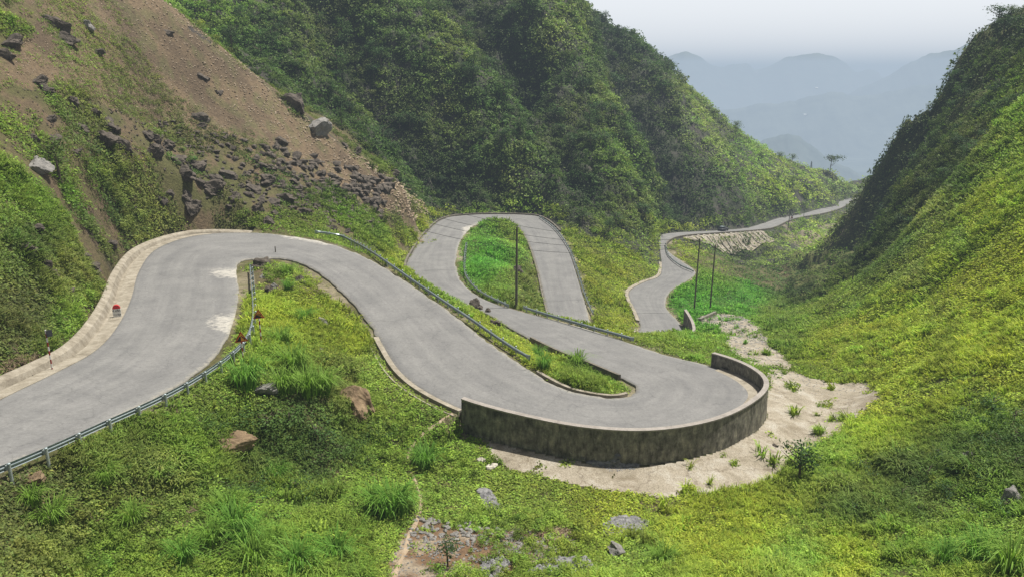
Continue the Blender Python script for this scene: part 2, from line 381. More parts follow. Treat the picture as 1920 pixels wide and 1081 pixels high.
def simple(name, c1, c2, scale=3, rough=.85, metal=0, bstr=0, bdist=.02, pos='obj'):
    m, nt, b = mat(name); v = obj_pos(nt) if pos == 'obj' else world_pos(nt)
    f = noise(nt, scale, 6, .65, v); nt.links.new(ramp(nt, f, [(.3, c1), (.7, c2)]), b.inputs['Base Color'])
    b.inputs['Roughness'].default_value = rough; b.inputs['Metallic'].default_value = metal
    if bstr: bump(nt, b, noise(nt, scale * 4, 6, .7, v), bstr, bdist)
    return m
# ground under the plants: colour by vertex, broken up with soil, stones and moss
m_ground, nt, b = mat('ground'); v = world_pos(nt)
c = mix(nt, attr_col(nt), (.5, .5, .5), ramp(nt, noise(nt, 1.6, 8, .75, v), [(.35, (0, 0, 0)), (.75, (.0, .0, .0))]))
f = ramp(nt, noise(nt, 2.3, 10, .75, v), [(.3, (.55, .5, .45)), (.5, (1, 1, 1)), (.72, (1.5, 1.45, 1.3))])
c = mix(nt, c, f, 1.0, 'MULTIPLY'); nt.links.new(c, b.inputs['Base Color']); bump(nt, b, noise(nt, 3.0, 10, .75, v), .9, .35)
# asphalt: pale worn chip seal with streaks of dust, patches and darker wheel-tracks
m_road, nt, b = mat('asphalt'); v = world_pos(nt)
uvn = N(nt, 'ShaderNodeAttribute'); uvn.attribute_name = 'uvr'                      # x across 0..1, y metres along
c = ramp(nt, noise(nt, .35, 6, .6, v), [(.3, (.152, .150, .147)), (.7, (.203, .199, .192))])
c = mix(nt, c, ramp(nt, noise(nt, 5, 8, .8, v), [(.35, (.82, .82, .82)), (.65, (1.12, 1.12, 1.12))]), 1, 'MULTIPLY')
c = mix(nt, c, ramp(nt, noise(nt, 40, 3, .8, v), [(.3, (.75, .75, .75)), (.7, (1.2, 1.2, 1.2))]), .8, 'MULTIPLY')
mp = N(nt, 'ShaderNodeMapping'); nt.links.new(uvn.outputs['Vector'], mp.inputs['Vector']); mp.inputs['Scale'].default_value = (9, .06, 1)
c = mix(nt, c, ramp(nt, noise(nt, 1, 5, .6, mp.outputs[0]), [(.35, (.84, .84, .85)), (.6, (1.05, 1.05, 1.04))]), .8, 'MULTIPLY')
pa = N(nt, 'ShaderNodeAttribute'); pa.attribute_name = 'Col'                         # R: crumbled pale patch, G: dusty edge
sx = N(nt, 'ShaderNodeSeparateColor'); nt.links.new(pa.outputs['Color'], sx.inputs[0])
def thr(nt, a, nz, lo, hi):
    m1 = N(nt, 'ShaderNodeMath', operation='MULTIPLY_ADD'); nt.links.new(nz, m1.inputs[0]); m1.inputs[1].default_value = .9
    m2 = N(nt, 'ShaderNodeMath', operation='MULTIPLY_ADD'); nt.links.new(a, m2.inputs[0]); m2.inputs[1].default_value = .6; m2.inputs[2].default_value = -.45
    nt.links.new(m2.outputs[0], m1.inputs[2]); mr = N(nt, 'ShaderNodeMapRange'); nt.links.new(m1.outputs[0], mr.inputs[0]); mr.inputs[1].default_value = lo; mr.inputs[2].default_value = hi
    return mr.outputs[0]
c = mix(nt, c, (.38, .36, .32), thr(nt, sx.outputs[0], noise(nt, 2.2, 8, .75, v), .42, .62))
c = mix(nt, c, (.34, .315, .26), thr(nt, sx.outputs[1], noise(nt, 3, 8, .8, v), .42, .75))
# hairline cracks and darker tyre lines
vo = N(nt, 'ShaderNodeTexVoronoi', feature='DISTANCE_TO_EDGE'); vo.inputs['Scale'].default_value = .28; wv = N(nt, 'ShaderNodeVectorMath', operation='ADD'); nn_ = N(nt, 'ShaderNodeTexNoise'); nn_.inputs['Scale'].default_value = 1.3; nn_.inputs['Detail'].default_value = 6; nt.links.new(v, nn_.inputs['Vector']); nt.links.new(v, wv.inputs[0]); nt.links.new(nn_.outputs['Color'], wv.inputs[1]); nt.links.new(wv.outputs[0], vo.inputs['Vector'])
c = mix(nt, c, ramp(nt, vo.outputs['Distance'], [(.0, (.62, .62, .62)), (.010, (1, 1, 1))]), .55, 'MULTIPLY')
c = mix(nt, c, ramp(nt, noise(nt, 1.1, 3, .5, v, 2.0), [(.60, (1, 1, 1)), (.70, (.86, .86, .87))]), 1, 'MULTIPLY')
nt.links.new(c, b.inputs['Base Color']); bump(nt, b, noise(nt, 25, 6, .8, v), .4, .02)
# pale stained concrete
def concrete(name, c1, c2, c3, sc=1.0, streak=False):
    m, nt, b = mat(name); v = world_pos(nt)
    c = ramp(nt, noise(nt, .6 * sc, 8, .7, v, .4), [(.3, c1), (.5, c2), (.7, c3)])
    c = mix(nt, c, ramp(nt, noise(nt, 7 * sc, 8, .8, v), [(.3, (.6, .58, .55)), (.55, (1.1, 1.1, 1.1))]), .8, 'MULTIPLY')
    if streak:
        mp = N(nt, 'ShaderNodeMapping'); nt.links.new(v, mp.inputs['Vector']); mp.inputs['Scale'].default_value = (2.2, 2.2, .7)
        c = mix(nt, c, ramp(nt, noise(nt, 1.2, 8, .75, mp.outputs[0]), [(.38, (.45, .44, .42)), (.5, (.95, .95, .95)), (.66, (1.7, 1.65, 1.5))]), .9, 'MULTIPLY')
    if sc == 1.0:
        vo = N(nt, 'ShaderNodeTexVoronoi', feature='DISTANCE_TO_EDGE'); vo.inputs['Scale'].default_value = .16; wv = N(nt, 'ShaderNodeVectorMath', operation='MULTIPLY_ADD'); nn_ = N(nt, 'ShaderNodeTexNoise'); nn_.inputs['Scale'].default_value = .9; nn_.inputs['Detail'].default_value = 8; nt.links.new(v, nn_.inputs['Vector']); nt.links.new(nn_.outputs['Color'], wv.inputs[0]); wv.inputs[1].default_value = (2.2, 2.2, 2.2); nt.links.new(v, wv.inputs[2]); nt.links.new(wv.outputs[0], vo.inputs['Vector'])
        c = mix(nt, c, ramp(nt, vo.outputs['Distance'], [(.0, (.35, .30, .24)), (.016, (1, 1, 1))]), .5, 'MULTIPLY')
        c = mix(nt, c, (.13, .10, .06), ramp(nt, noise(nt, .35, 10, .8, v, .6), [(.52, (0, 0, 0)), (.68, (.75, .75, .75))]))
        c = mix(nt, c, ramp(nt, noise(nt, 14, 8, .85, v), [(.38, (.55, .53, .5)), (.5, (1, 1, 1)), (.66, (1.3, 1.3, 1.3))]), .9, 'MULTIPLY')
    nt.links.new(c, b.inputs['Base Color']); bump(nt, b, noise(nt, 6 * sc, 10, .8, v), .7, .06); return m
m_apron = concrete('pale_concrete', (.19, .165, .12), (.285, .25, .195), (.38, .355, .305))
m_wall = concrete('stained_wall', (.06, .055, .048), (.17, .16, .135), (.30, .28, .24), 2.2, True)
m_cap = concrete('wall_cap', (.20, .18, .16), (.27, .245, .22), (.34, .31, .28), 2)
m_kerb = concrete('kerb_concrete', (.15, .128, .095), (.26, .23, .18), (.37, .335, .275), 2)
m_dkerb = concrete('dark_kerb', (.09, .08, .065), (.14, .125, .10), (.20, .18, .15), 2)
m_soil = simple('path_soil', (.26, .19, .12), (.40, .32, .23), 2, .95, 0, .8, .1, 'w')
m_rock = simple('dark_limestone', (.035, .030, .025), (.15, .125, .10), 2.2, .9, 0, 1, .12)
m_grock = simple('grey_limestone', (.13, .125, .12), (.30, .285, .26), 2.5, .9, 0, 1, .1)
m_prock = simple('pale_limestone', (.38, .34, .28), (.6, .56, .48), 2.5, .9, 0, .7, .05)
m_gravel = simple('gravel', (.08, .08, .085), (.27, .265, .26), 3.5, .9, 0, .5, .03, 'w')
m_steel = simple('galvanised_steel', (.22, .27, .28), (.36, .41, .42), 1.5, .38, .5)
m_post = simple('post_steel', (.26, .29, .28), (.40, .43, .42), 2, .5, .3)
m_pole = simple('weathered_pole', (.09, .08, .06), (.16, .145, .12), 1.2, .9)
m_bark = simple('bark', (.07, .055, .04), (.14, .115, .085), 6, .95)
m_dry = simple('dry_stems', (.22, .15, .10), (.36, .27, .19), 4, .95)
m_wire = simple('cable', (.03, .03, .03), (.06, .06, .06), 1, .6)
m_black = simple('black_paint', (.012, .011, .01), (.03, .026, .02), 6, .6)
m_yellow = simple('sign_yellow', (.60, .25, .04), (.75, .33, .05), 3, .55)
m_red = simple('sign_red', (.30, .025, .015), (.42, .04, .025), 4, .55)
m_white = simple('white_paint', (.55, .54, .5), (.72, .71, .68), 5, .6)
m_mred = simple('marker_red', (.42, .03, .03), (.55, .05, .05), 4, .6)
m_dark = simple('dark_grey_paint', (.03, .03, .032), (.06, .06, .065), 3, .5)
m_glass = simple('dark_glass', (.01, .012, .014), (.02, .024, .03), 3, .1)
# red and white bands up a pole, by height in the object
m_band, nt, b = mat('banded_pole'); sz = N(nt, 'ShaderNodeSeparateXYZ'); nt.links.new(obj_pos(nt), sz.inputs[0])
mm = N(nt, 'ShaderNodeMath', operation='MULTIPLY'); nt.links.new(sz.outputs[2], mm.inputs[0]); mm.inputs[1].default_value = 1 / .56
fr_ = N(nt, 'ShaderNodeMath', operation='FRACT'); nt.links.new(mm.outputs[0], fr_.inputs[0])
gt = N(nt, 'ShaderNodeMath', operation='LESS_THAN'); nt.links.new(fr_.outputs[0], gt.inputs[0]); gt.inputs[1].default_value = .5
nt.links.new(mix(nt, (.58, .56, .52), (.24, .025, .02), gt.outputs[0]), b.inputs['Base Color']); b.inputs['Roughness'].default_value = .6
# leaves
def leafmat(name, trans=.35, hue=(1, 1, 1)):
    m = bpy.data.materials.new(name); m.use_nodes = True; nt = m.node_tree; b = nt.nodes['Principled BSDF']; out = nt.nodes['Material Output']
    b.inputs['Roughness'].default_value = .65; b.inputs['Specular IOR Level'].default_value = .2
    c = attr_col(nt)
    c = mix(nt, c, hue, 1.0, 'MULTIPLY')
    nt.links.new(c, b.inputs['Base Color'])
    t = N(nt, 'ShaderNodeBsdfTranslucent'); nt.links.new(mix(nt, c, (1.1, 1.25, .7), 1, 'MULTIPLY'), t.inputs[0])
    ms = N(nt, 'ShaderNodeMixShader'); ms.inputs[0].default_value = trans
    nt.links.new(b.outputs[0], ms.inputs[1]); nt.links.new(t.outputs[0], ms.inputs[2]); nt.links.new(ms.outputs[0], out.inputs[0])
    return m
m_leaf = leafmat('leaves')
# ------------------------------------------------------------------ ground colour
def lerp(a, b, t): return a + (np.array(b) - a) * t[..., None]
G = np.tile(np.array([.085, .085, .03]), (*XG.shape, 1))
n1 = sstep(-.3, .4, fbm(XG / 4, YG / 4, 41, 4)); n2 = sstep(0, .35, fbm(XG / 1.5, YG / 1.5, 43, 4))
G = lerp(G, [.13, .10, .055], n1 * .6)
soil = region([(60,-60),(300,-20),(400,78),(550,198),(650,278),(765,352),(805,395),(790,415),(700,400),(620,352),(540,320),(470,300),(420,262),(330,235),(220,215),(120,170),(40,140),(-40,160),(-40,100),(60,70)], 0, 158, 2.2)
G = np.where(soil[..., None], lerp(lerp(np.tile(np.array([.155, .112, .068]), (*XG.shape, 1)), [.10, .072, .045], n1), [.10, .11, .04], n2 * .45), G)
G = np.where(leftS[..., None] & ~soil[..., None], lerp(lerp(G, [.13, .092, .058], n2 * .85), [.05, .045, .04], sstep(.2, .6, fbm(XG / 5, YG / 5, 91, 4))), G)
G = np.where(mount[..., None], lerp(np.tile(np.array([.035, .042, .022]), (*XG.shape, 1)), [.06, .055, .045], n2), G)
G = np.where(rightS[..., None], np.array([.09, .10, .028]), G)
dirt = region([(780,960),(860,985),(940,990),(1060,985),(1085,1010),(1080,1050),(980,1060),(930,1100),(720,1100),(740,1040)], 20, 60, 1.2)
G = np.where(dirt[..., None], lerp(np.tile(np.array([.19, .12, .07]), (*XG.shape, 1)), [.33, .27, .2], n2), G)
edge = (RD < 1.3) & ~mount
G = np.where(edge[..., None], lerp(lerp(G, [.33, .29, .21], n1 * .6), [.10, .11, .03], n2 * .5), G)
scree = region([(1440,420),(1480,418),(1500,440),(1560,420),(1615,395),(1600,470),(1560,500),(1500,470)], 180, 400, 1)
G = np.where(scree[..., None], lerp(G, [.2, .17, .12], n1), G)
rockf = region([(795,330),(945,330),(950,400),(800,400)], 150, 215, 1)
face = lambda a: (a[:-1, :-1] & a[1:, 1:])
inroad = face(RD < -1)
fm, fl, frr = face(mount), face(leftS & ~mount), face(rightS & ~mount)
link('mountain', grid_mesh('mountain', COS, fm, cols=G), m_ground, kind='structure', label='steep forested mountainside behind the road bends')
link('rocky_hillside', grid_mesh('rocky_hillside', COS, fl & ~fm, cols=G), m_ground, kind='structure', label='brown stony hillside above the upper bend')
link('grassy_hillside', grid_mesh('grassy_hillside', COS, frr & ~fm & ~fl, cols=G), m_ground, kind='structure', label='yellow green slope at the right of the valley')
link('ground', grid_mesh('ground', COS, ~(fm | fl | frr), cols=G), m_ground, kind='structure', label='weedy ground between the road bends')

# ------------------------------------------------------------------ road
def ribbon(name, L, Rr, lift, nacr=16, curb=.16):
    n = len(L); t = np.linspace(0, 1, nacr + 1)
    co = L[:, None, :] * (1 - t)[None, :, None] + Rr[:, None, :] * t[None, :, None]
    wob = fbm(co[..., 0] / .9, co[..., 1] / .9, 61, 3) * .22                 # ragged edges
    d = (Rr - L); d /= np.linalg.norm(d, axis=1)[:, None]
    co[:, 0] += d * (wob[:, 0:1] * 1); co[:, -1] += d * (wob[:, -1:] * 1)
    co[..., 2] += lift + .05 * np.sin(np.pi * t)[None, :]
    a = co[:, :1].copy(); a[..., 2] -= curb; b_ = co[:, -1:].copy(); b_[..., 2] -= curb
    return np.concatenate([a, co, b_], 1)
LEd = spline(Lw, 24); REd = spline(Rw, 24)
LEd = smooth(LEd, 8); REd = smooth(REd, 8)
rc = ribbon('road', LEd, REd, .02)
ppx, ppy = proj(rc[..., 0], rc[..., 1], rc[..., 2])
pat = np.zeros(ppx.shape)
for poly in [[(385,500),(445,500),(445,525),(385,525)],[(380,585),(450,582),(446,618),(375,620)],[(400,618),(450,614),(440,632),(410,630)],[(520,436),(560,432),(660,464),(600,462),(520,446)],
             [(860,425),(900,415),(910,430),(865,455)],[(1380,700),(1440,735),(1420,765),(1385,740)],[(720,655),(750,700),(800,740),(850,768),(880,770),(800,726),(755,680)],
             [(1020,455),(1040,470),(1045,485),(1025,480)]]:
    pat = np.maximum(pat, inside_poly(ppx, ppy, poly) * 1.0)
for _ in range(10):
    pat[1:-1, 1:-1] = (pat[:-2, 1:-1] + pat[2:, 1:-1] + pat[1:-1, :-2] + pat[1:-1, 2:] + 2 * pat[1:-1, 1:-1]) / 6
tt = np.concatenate([[0], np.linspace(0, 1, 17), [1]]); wid = np.linalg.norm(REd - LEd, axis=1)[:, None]
ed = np.minimum(tt, 1 - tt)[None, :] * wid
ed = np.clip(1 - ed / 1.2, 0, 1) * .95
cc = np.stack([pat, ed, pat * 0], -1)
me = grid_mesh('road', rc, cols=cc)
along = np.concatenate([[0], np.cumsum(np.linalg.norm((LEd + REd)[1:] / 2 - (LEd + REd)[:-1] / 2, axis=1))])
uvr = np.stack([np.tile(tt, (len(LEd), 1)), np.tile(along[:, None], (1, len(tt))), np.zeros((len(LEd), len(tt)))], -1)
at = me.attributes.new('uvr', 'FLOAT_VECTOR', 'POINT'); at.data.foreach_set('vector', uvr.astype(np.float32).ravel())
link('road', me, m_road, kind='structure', label='pale grey mountain road winding down in hairpin bends')
# concrete apron and stepped spillway, draped 4 cm over the ground
fa = face(APRON & ((gwv < .3) | (RD > .3))); link('concrete_apron', grid_mesh('apron', COS, fa, lift=.05), m_apron, kind='structure', label='stained pale concrete apron round the curved wall')
fs = face(SPILL & (RD > .3)); link('concrete_spillway', grid_mesh('spillway', COS, fs, lift=.07), m_apron, kind='structure', label='stepped pale concrete spillway running down to the lower bend')
# ------------------------------------------------------------------ plants: leaf clusters merged into real meshes
def leaf_quads(c, nrm, d, ln, wd, curl=.15):
    """diamond leaves: centres c, normals nrm, directions d (n,3), lengths, widths -> verts (n,4,3)"""
    s = np.cross(nrm, d); s /= np.linalg.norm(s, axis=1)[:, None] + 1e-9
    ln = ln[:, None]; wd = wd[:, None]
    a = c - d * ln * .5; b_ = c + s * wd * .5 - nrm * ln * curl * .3; e = c + d * ln * .5 - nrm * ln * curl; f = c - s * wd * .5 - nrm * ln * curl * .3
    return np.stack([a, b_, e, f], 1)
def unit(v): return v / (np.linalg.norm(v, axis=-1, keepdims=True) + 1e-9)
def proto_weed(k, seed, h=.45, ls=.34):
    r = np.random.default_rng(seed); ang = r.random(k) * 6.283; rad = np.sqrt(r.random(k)) * .9
    c = np.stack([np.cos(ang) * rad, np.sin(ang) * rad, r.random(k) * h * (1 - rad * .5) + .03], 1)
    n = unit(np.stack([r.normal(0, .45, k), r.normal(0, .45, k), np.ones(k)], 1)); d = unit(np.cross(n, r.normal(0, 1, (k, 3))))
    ln = ls * (.7 + .6 * r.random(k)); q = leaf_quads(c, n, d, ln, ln * .62)
    t = np.repeat((.6 + .85 * r.random(k) ** 1.3)[:, None], 4, 1); return q.reshape(-1, 3), t.ravel()
def proto_grass(k, seed, spread=.35, bend=.55, wd=.035):
    r = np.random.default_rng(seed); ang = r.random(k) * 6.283; rad = r.random(k) * spread
    b0 = np.stack([np.cos(ang) * rad, np.sin(ang) * rad, np.zeros(k)], 1); out = np.stack([np.cos(ang + r.normal(0, .5, k)), np.sin(ang + r.normal(0, .5, k)), np.zeros(k)], 1)
    L = (.55 + .5 * r.random(k))[:, None]; bd = (bend * (.3 + r.random(k)))[:, None]; up = np.array([[0, 0, 1.]])
    p1 = b0 + (up * .55 + out * bd * .25) * L; p2 = b0 + (up * .85 + out * bd * .75) * L; p3 = b0 + (up * (.95 - bd * .35) + out * bd * 1.35) * L
    s = unit(np.cross(out, up)) * wd * (.7 + .6 * r.random(k))[:, None]
    q = np.stack([np.stack([b0 - s, b0 + s, p1 + s, p1 - s], 1), np.stack([p1 - s, p1 + s, p2 + s * .7, p2 - s * .7], 1), np.stack([p2 - s * .7, p2 + s * .7, p3 + s * .1, p3 - s * .1], 1)], 1)
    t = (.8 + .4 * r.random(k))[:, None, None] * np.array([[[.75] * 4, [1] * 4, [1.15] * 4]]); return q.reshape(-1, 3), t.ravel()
def proto_bush(k, seed, ls=.17, lobes=6, flat=.75):
    r = np.random.default_rng(seed); lc = np.stack([r.normal(0, .38, lobes), r.normal(0, .38, lobes), .35 + r.random(lobes) * .55 * flat], 1); lr = .28 + .3 * r.random(lobes); lt = .82 + .36 * r.random(lobes)
    li = r.integers(0, lobes, k); n = unit(r.normal(0, 1, (k, 3)) + np.array([0, 0, .45])); rr = lr[li] * (.55 + .6 * r.random(k)); c = lc[li] + n * rr[:, None] * np.array([1, 1, .8])
    n2 = unit(n + r.normal(0, .5, (k, 3)) + np.array([0, 0, .6])); d = unit(np.cross(n2, r.normal(0, 1, (k, 3)))); ln = ls * (.6 + .8 * r.random(k))
    q = leaf_quads(c, n2, d, ln, ln * .6); t = np.repeat((lt[li] * (.85 + .3 * r.random(k)))[:, None], 4, 1); return q.reshape(-1, 3), t.ravel()
def merge(name, protos, pos, scale, cols, tilt=None, hs=None, rnd=rng):
    """place protos at pos (n,3) with scale (n,), colours (n,3); optional lean of the up axis tilt (n,3)"""
    V = []; T = []; n = len(pos); pick = rnd.integers(0, len(protos), n)
    for pi, (pv, pt) in enumerate(protos):
        m = pick == pi; k = int(m.sum())
        if not k: continue
        a = rnd.random(k) * 6.283; ca, sa = np.cos(a)[:, None], np.sin(a)[:, None]; s = scale[m][:, None]; hz = 1 if hs is None else hs[m][:, None]
        x = (pv[None, :, 0] * ca - pv[None, :, 1] * sa) * s; y = (pv[None, :, 0] * sa + pv[None, :, 1] * ca) * s; z = pv[None, :, 2] * s * hz
        if tilt is not None:
            tl = tilt[m]; x2 = x + tl[:, 0:1] * z; y2 = y + tl[:, 1:2] * z; z = z - x * tl[:, 0:1] * .8 - y * tl[:, 1:2] * .8; x, y = x2, y2
        p = pos[m]; V.append(np.stack([x + p[:, 0:1], y + p[:, 1:2], z + p[:, 2:3]], -1).reshape(-1, 3))
        T.append((cols[m][:, None, :] * pt[None, :, None]).reshape(-1, 3))
    V = np.concatenate(V); T = np.concatenate(T); return raw_mesh(name, V, np.arange(len(V)).reshape(-1, 4), T)

# cell tables for scattering
dX = COS[1:, :-1] - COS[:-1, :-1]; dU = COS[:-1, 1:] - COS[:-1, :-1]; CN = np.cross(dU, dX); AREA = np.linalg.norm(CN, axis=-1); CN = CN / (AREA[..., None] + 1e-9)
CC = (COS[:-1, :-1] + COS[1:, 1:]) / 2
CPX, CPY = proj(CC[..., 0], CC[..., 1], CC[..., 2]); FACING = -(CC * CN).sum(-1) / np.linalg.norm(CC, axis=-1)
INV = (CPX > -260) & (CPX < 2180) & (CPY > -160) & (CPY < 1230) & (CC[..., 1] > 12)
ROADF = RD[:-1, :-1] > .25; HARDF = face(hard); SOILF = face(soil); DIRTF = face(dirt); MT = face(mount); LS = face(leftS); RSF = face(rightS)
def scatter(n, mask, wt, seed):
    r = np.random.default_rng(seed); pr = (AREA * wt * (mask & INV)).ravel(); cs = np.cumsum(pr); k = np.searchsorted(cs, r.random(n) * cs[-1]); i, j = np.unravel_index(np.minimum(k, pr.size - 1), AREA.shape)
    a, b = r.random((2, n)); P00 = COS[i, j]; p = P00 + (COS[i, j + 1] - P00) * a[:, None] + (COS[i + 1, j] - P00) * b[:, None]
    return p, i, j
def idw(px, py, table, pw=2.5):
    t = np.array([[a, b] for a, b, *_ in table], float); c = np.array([x[2] for x in table], float)
    d = (px[:, None] - t[None, :, 0]) ** 2 + (py[:, None] - t[None, :, 1]) ** 2 + 200; w = d ** (-pw / 2); w /= w.sum(1)[:, None]; return w @ c
# leaf colour by place, shade of gullies and crag included (survey pixel, rgb)
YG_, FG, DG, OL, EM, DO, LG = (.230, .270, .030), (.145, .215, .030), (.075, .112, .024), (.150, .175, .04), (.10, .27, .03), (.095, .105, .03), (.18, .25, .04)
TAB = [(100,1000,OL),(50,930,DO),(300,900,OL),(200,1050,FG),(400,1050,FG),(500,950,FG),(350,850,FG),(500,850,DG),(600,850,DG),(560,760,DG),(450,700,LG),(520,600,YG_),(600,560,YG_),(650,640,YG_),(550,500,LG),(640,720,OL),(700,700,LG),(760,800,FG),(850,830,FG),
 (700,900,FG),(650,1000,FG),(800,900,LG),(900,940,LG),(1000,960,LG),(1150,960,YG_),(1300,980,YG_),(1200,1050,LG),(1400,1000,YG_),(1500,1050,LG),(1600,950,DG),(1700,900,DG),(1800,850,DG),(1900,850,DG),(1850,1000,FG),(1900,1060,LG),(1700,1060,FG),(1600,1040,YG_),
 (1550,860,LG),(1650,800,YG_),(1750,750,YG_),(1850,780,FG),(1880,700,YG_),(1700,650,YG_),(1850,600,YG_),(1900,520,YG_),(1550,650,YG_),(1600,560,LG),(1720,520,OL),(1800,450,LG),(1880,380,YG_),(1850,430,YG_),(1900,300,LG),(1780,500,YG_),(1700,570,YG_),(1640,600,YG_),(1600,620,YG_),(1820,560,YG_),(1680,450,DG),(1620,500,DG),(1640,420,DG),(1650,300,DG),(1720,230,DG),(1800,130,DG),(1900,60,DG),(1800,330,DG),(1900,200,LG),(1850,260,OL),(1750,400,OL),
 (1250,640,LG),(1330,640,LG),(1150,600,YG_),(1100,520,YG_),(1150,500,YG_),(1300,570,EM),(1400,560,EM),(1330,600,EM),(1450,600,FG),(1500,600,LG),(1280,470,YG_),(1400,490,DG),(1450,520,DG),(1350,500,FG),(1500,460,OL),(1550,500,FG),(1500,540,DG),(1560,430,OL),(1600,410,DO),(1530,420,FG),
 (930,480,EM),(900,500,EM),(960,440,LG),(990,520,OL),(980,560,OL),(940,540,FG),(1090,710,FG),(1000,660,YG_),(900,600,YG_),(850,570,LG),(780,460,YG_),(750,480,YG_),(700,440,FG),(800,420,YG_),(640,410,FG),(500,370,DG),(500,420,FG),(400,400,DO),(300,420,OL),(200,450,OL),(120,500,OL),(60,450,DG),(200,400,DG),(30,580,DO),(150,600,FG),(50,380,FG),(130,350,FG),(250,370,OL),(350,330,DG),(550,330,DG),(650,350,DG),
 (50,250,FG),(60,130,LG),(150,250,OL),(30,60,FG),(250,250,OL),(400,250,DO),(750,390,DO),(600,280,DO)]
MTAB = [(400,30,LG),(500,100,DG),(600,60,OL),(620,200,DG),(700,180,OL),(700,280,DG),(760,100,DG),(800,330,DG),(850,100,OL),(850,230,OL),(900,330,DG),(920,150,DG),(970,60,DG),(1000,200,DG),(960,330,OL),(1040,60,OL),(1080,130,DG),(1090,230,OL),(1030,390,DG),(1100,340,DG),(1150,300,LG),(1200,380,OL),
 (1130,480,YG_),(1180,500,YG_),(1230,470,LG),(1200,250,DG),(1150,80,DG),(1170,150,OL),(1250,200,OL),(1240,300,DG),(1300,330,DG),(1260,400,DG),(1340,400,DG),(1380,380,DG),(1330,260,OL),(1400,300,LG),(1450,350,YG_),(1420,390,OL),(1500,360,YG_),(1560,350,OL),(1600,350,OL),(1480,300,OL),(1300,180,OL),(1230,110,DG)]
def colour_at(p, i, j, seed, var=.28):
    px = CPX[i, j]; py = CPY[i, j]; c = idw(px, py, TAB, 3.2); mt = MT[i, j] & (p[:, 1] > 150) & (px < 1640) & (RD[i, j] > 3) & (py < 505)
    if mt.any(): cm = idw(px[mt], py[mt], MTAB, 3.6); rl = rel[i[mt], j[mt]]; cm *= np.where(px[mt] > 1280, 1.35, .88)[:, None] * np.array([.92, 1.0, 1.1]) * np.clip(1 + rl[:, None] * .06, .45, 1.6); c[mt] = cm  # relief light put into leaf colour: spurs lighter, gullies darker
    near_r = RSF[i, j] & (p[:, 1] < 128); c[near_r] *= 1.14; crag = RSF[i, j] & (p[:, 1] >= 128) & ~mt; c[crag] *= .66  # sunlit near flank brightened, shaded crag darkened in the leaf colour
    r = np.random.default_rng(seed); n = len(p)
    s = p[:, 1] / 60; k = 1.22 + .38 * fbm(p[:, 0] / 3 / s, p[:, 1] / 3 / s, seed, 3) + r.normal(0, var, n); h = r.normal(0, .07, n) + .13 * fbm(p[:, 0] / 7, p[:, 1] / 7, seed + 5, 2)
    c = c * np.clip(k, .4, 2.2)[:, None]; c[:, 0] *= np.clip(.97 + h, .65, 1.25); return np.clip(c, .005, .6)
weeds = [proto_weed(16, s) for s in range(6)]; weedsf = [proto_weed(18, 20 + s, .6, .33) for s in range(5)]
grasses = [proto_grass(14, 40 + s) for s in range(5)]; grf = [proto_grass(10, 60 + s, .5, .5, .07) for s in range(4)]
bushes = [proto_bush(150, 80 + s, .17) for s in range(6)]; bushf = [proto_bush(90, 100 + s, .27) for s in range(6)]
def put(name, label, protos, n, mask, wt, seed, size, kind_name=None, hs=None, sink=.02, var=.28, tiltk=.5):
    p, i, j = scatter(n, mask, wt, seed); r = np.random.default_rng(seed + 1)
    sc = size(p, i, j, r); nn = CN[i, j]; tl = nn[:, :2] / np.maximum(nn[:, 2:], .35) * tiltk; tl = np.clip(tl, -1, 1)
    p = p.copy(); p[:, 2] -= sink * sc
    # stay clear of the carriageway
    ok = road_dist(p[:, 0], p[:, 1]) > np.minimum(sc * .55, 1.2) + .05
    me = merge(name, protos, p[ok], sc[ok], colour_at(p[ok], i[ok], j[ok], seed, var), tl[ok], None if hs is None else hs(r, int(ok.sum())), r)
    return link(name, me, m_leaf, kind='stuff', label=label)
YC = CC[..., 1]; patch = lambda s, sc_=1.0: fbm(CC[..., 0] / sc_, CC[..., 1] / sc_, s, 3)
CHAN = (bil(gs, CC[..., 0], CC[..., 1]) > 2) & (RD[:-1, :-1] < 2.7) & (RD[:-1, :-1] > .2)
PATH = [(848,776),(828,790),(800,808),(783,826),(768,846),(766,872),(779,903),(789,938),(783,970),(766,1002),(758,1035),(742,1070),(736,1110)]
pth = np.zeros(CPX.shape, bool)
for (ax, ay), (bx, by) in zip(PATH[:-1], PATH[1:]):
    t_ = np.clip(((CPX - ax) * (bx - ax) + (CPY - ay) * (by - ay)) / ((bx - ax) ** 2 + (by - ay) ** 2), 0, 1); pth |= (CPX - ax - t_ * (bx - ax)) ** 2 + (CPY - ay - t_ * (by - ay)) ** 2 < 30 + 40 * np.clip(fbm(CC[..., 0] / .7, CC[..., 1] / .7, 71, 2), -.5, 1)
nearm = ROADF & ~pth & ~CHAN & ~HARDF & ~SOILF & (YC < 66) & ~MT
bare = sstep(-.75, -.4, patch(201, 3.0)); shoulder = sstep(0, 1.4, RD[:-1, :-1]) * .8 + .2
lsw = np.where(LS, np.where(CPY > 400, .9, np.where(CPX < 330, .55, .42)) * sstep(-.25, .2, patch(203, 5)), 1.0)
fc = np.clip(FACING, .15, 1) ** .5
put('ground_cover', 'low leafy weeds covering the near slopes', weeds, 64000, nearm, np.where(DIRTF, .12 * sstep(.0, .2, patch(233, 1.6)), 1) * bare * shoulder * fc / YC ** 1.2, 1, lambda p, i, j, r: (.22 + .004 * p[:, 1]) * r.uniform(.6, 1.35, len(p)))
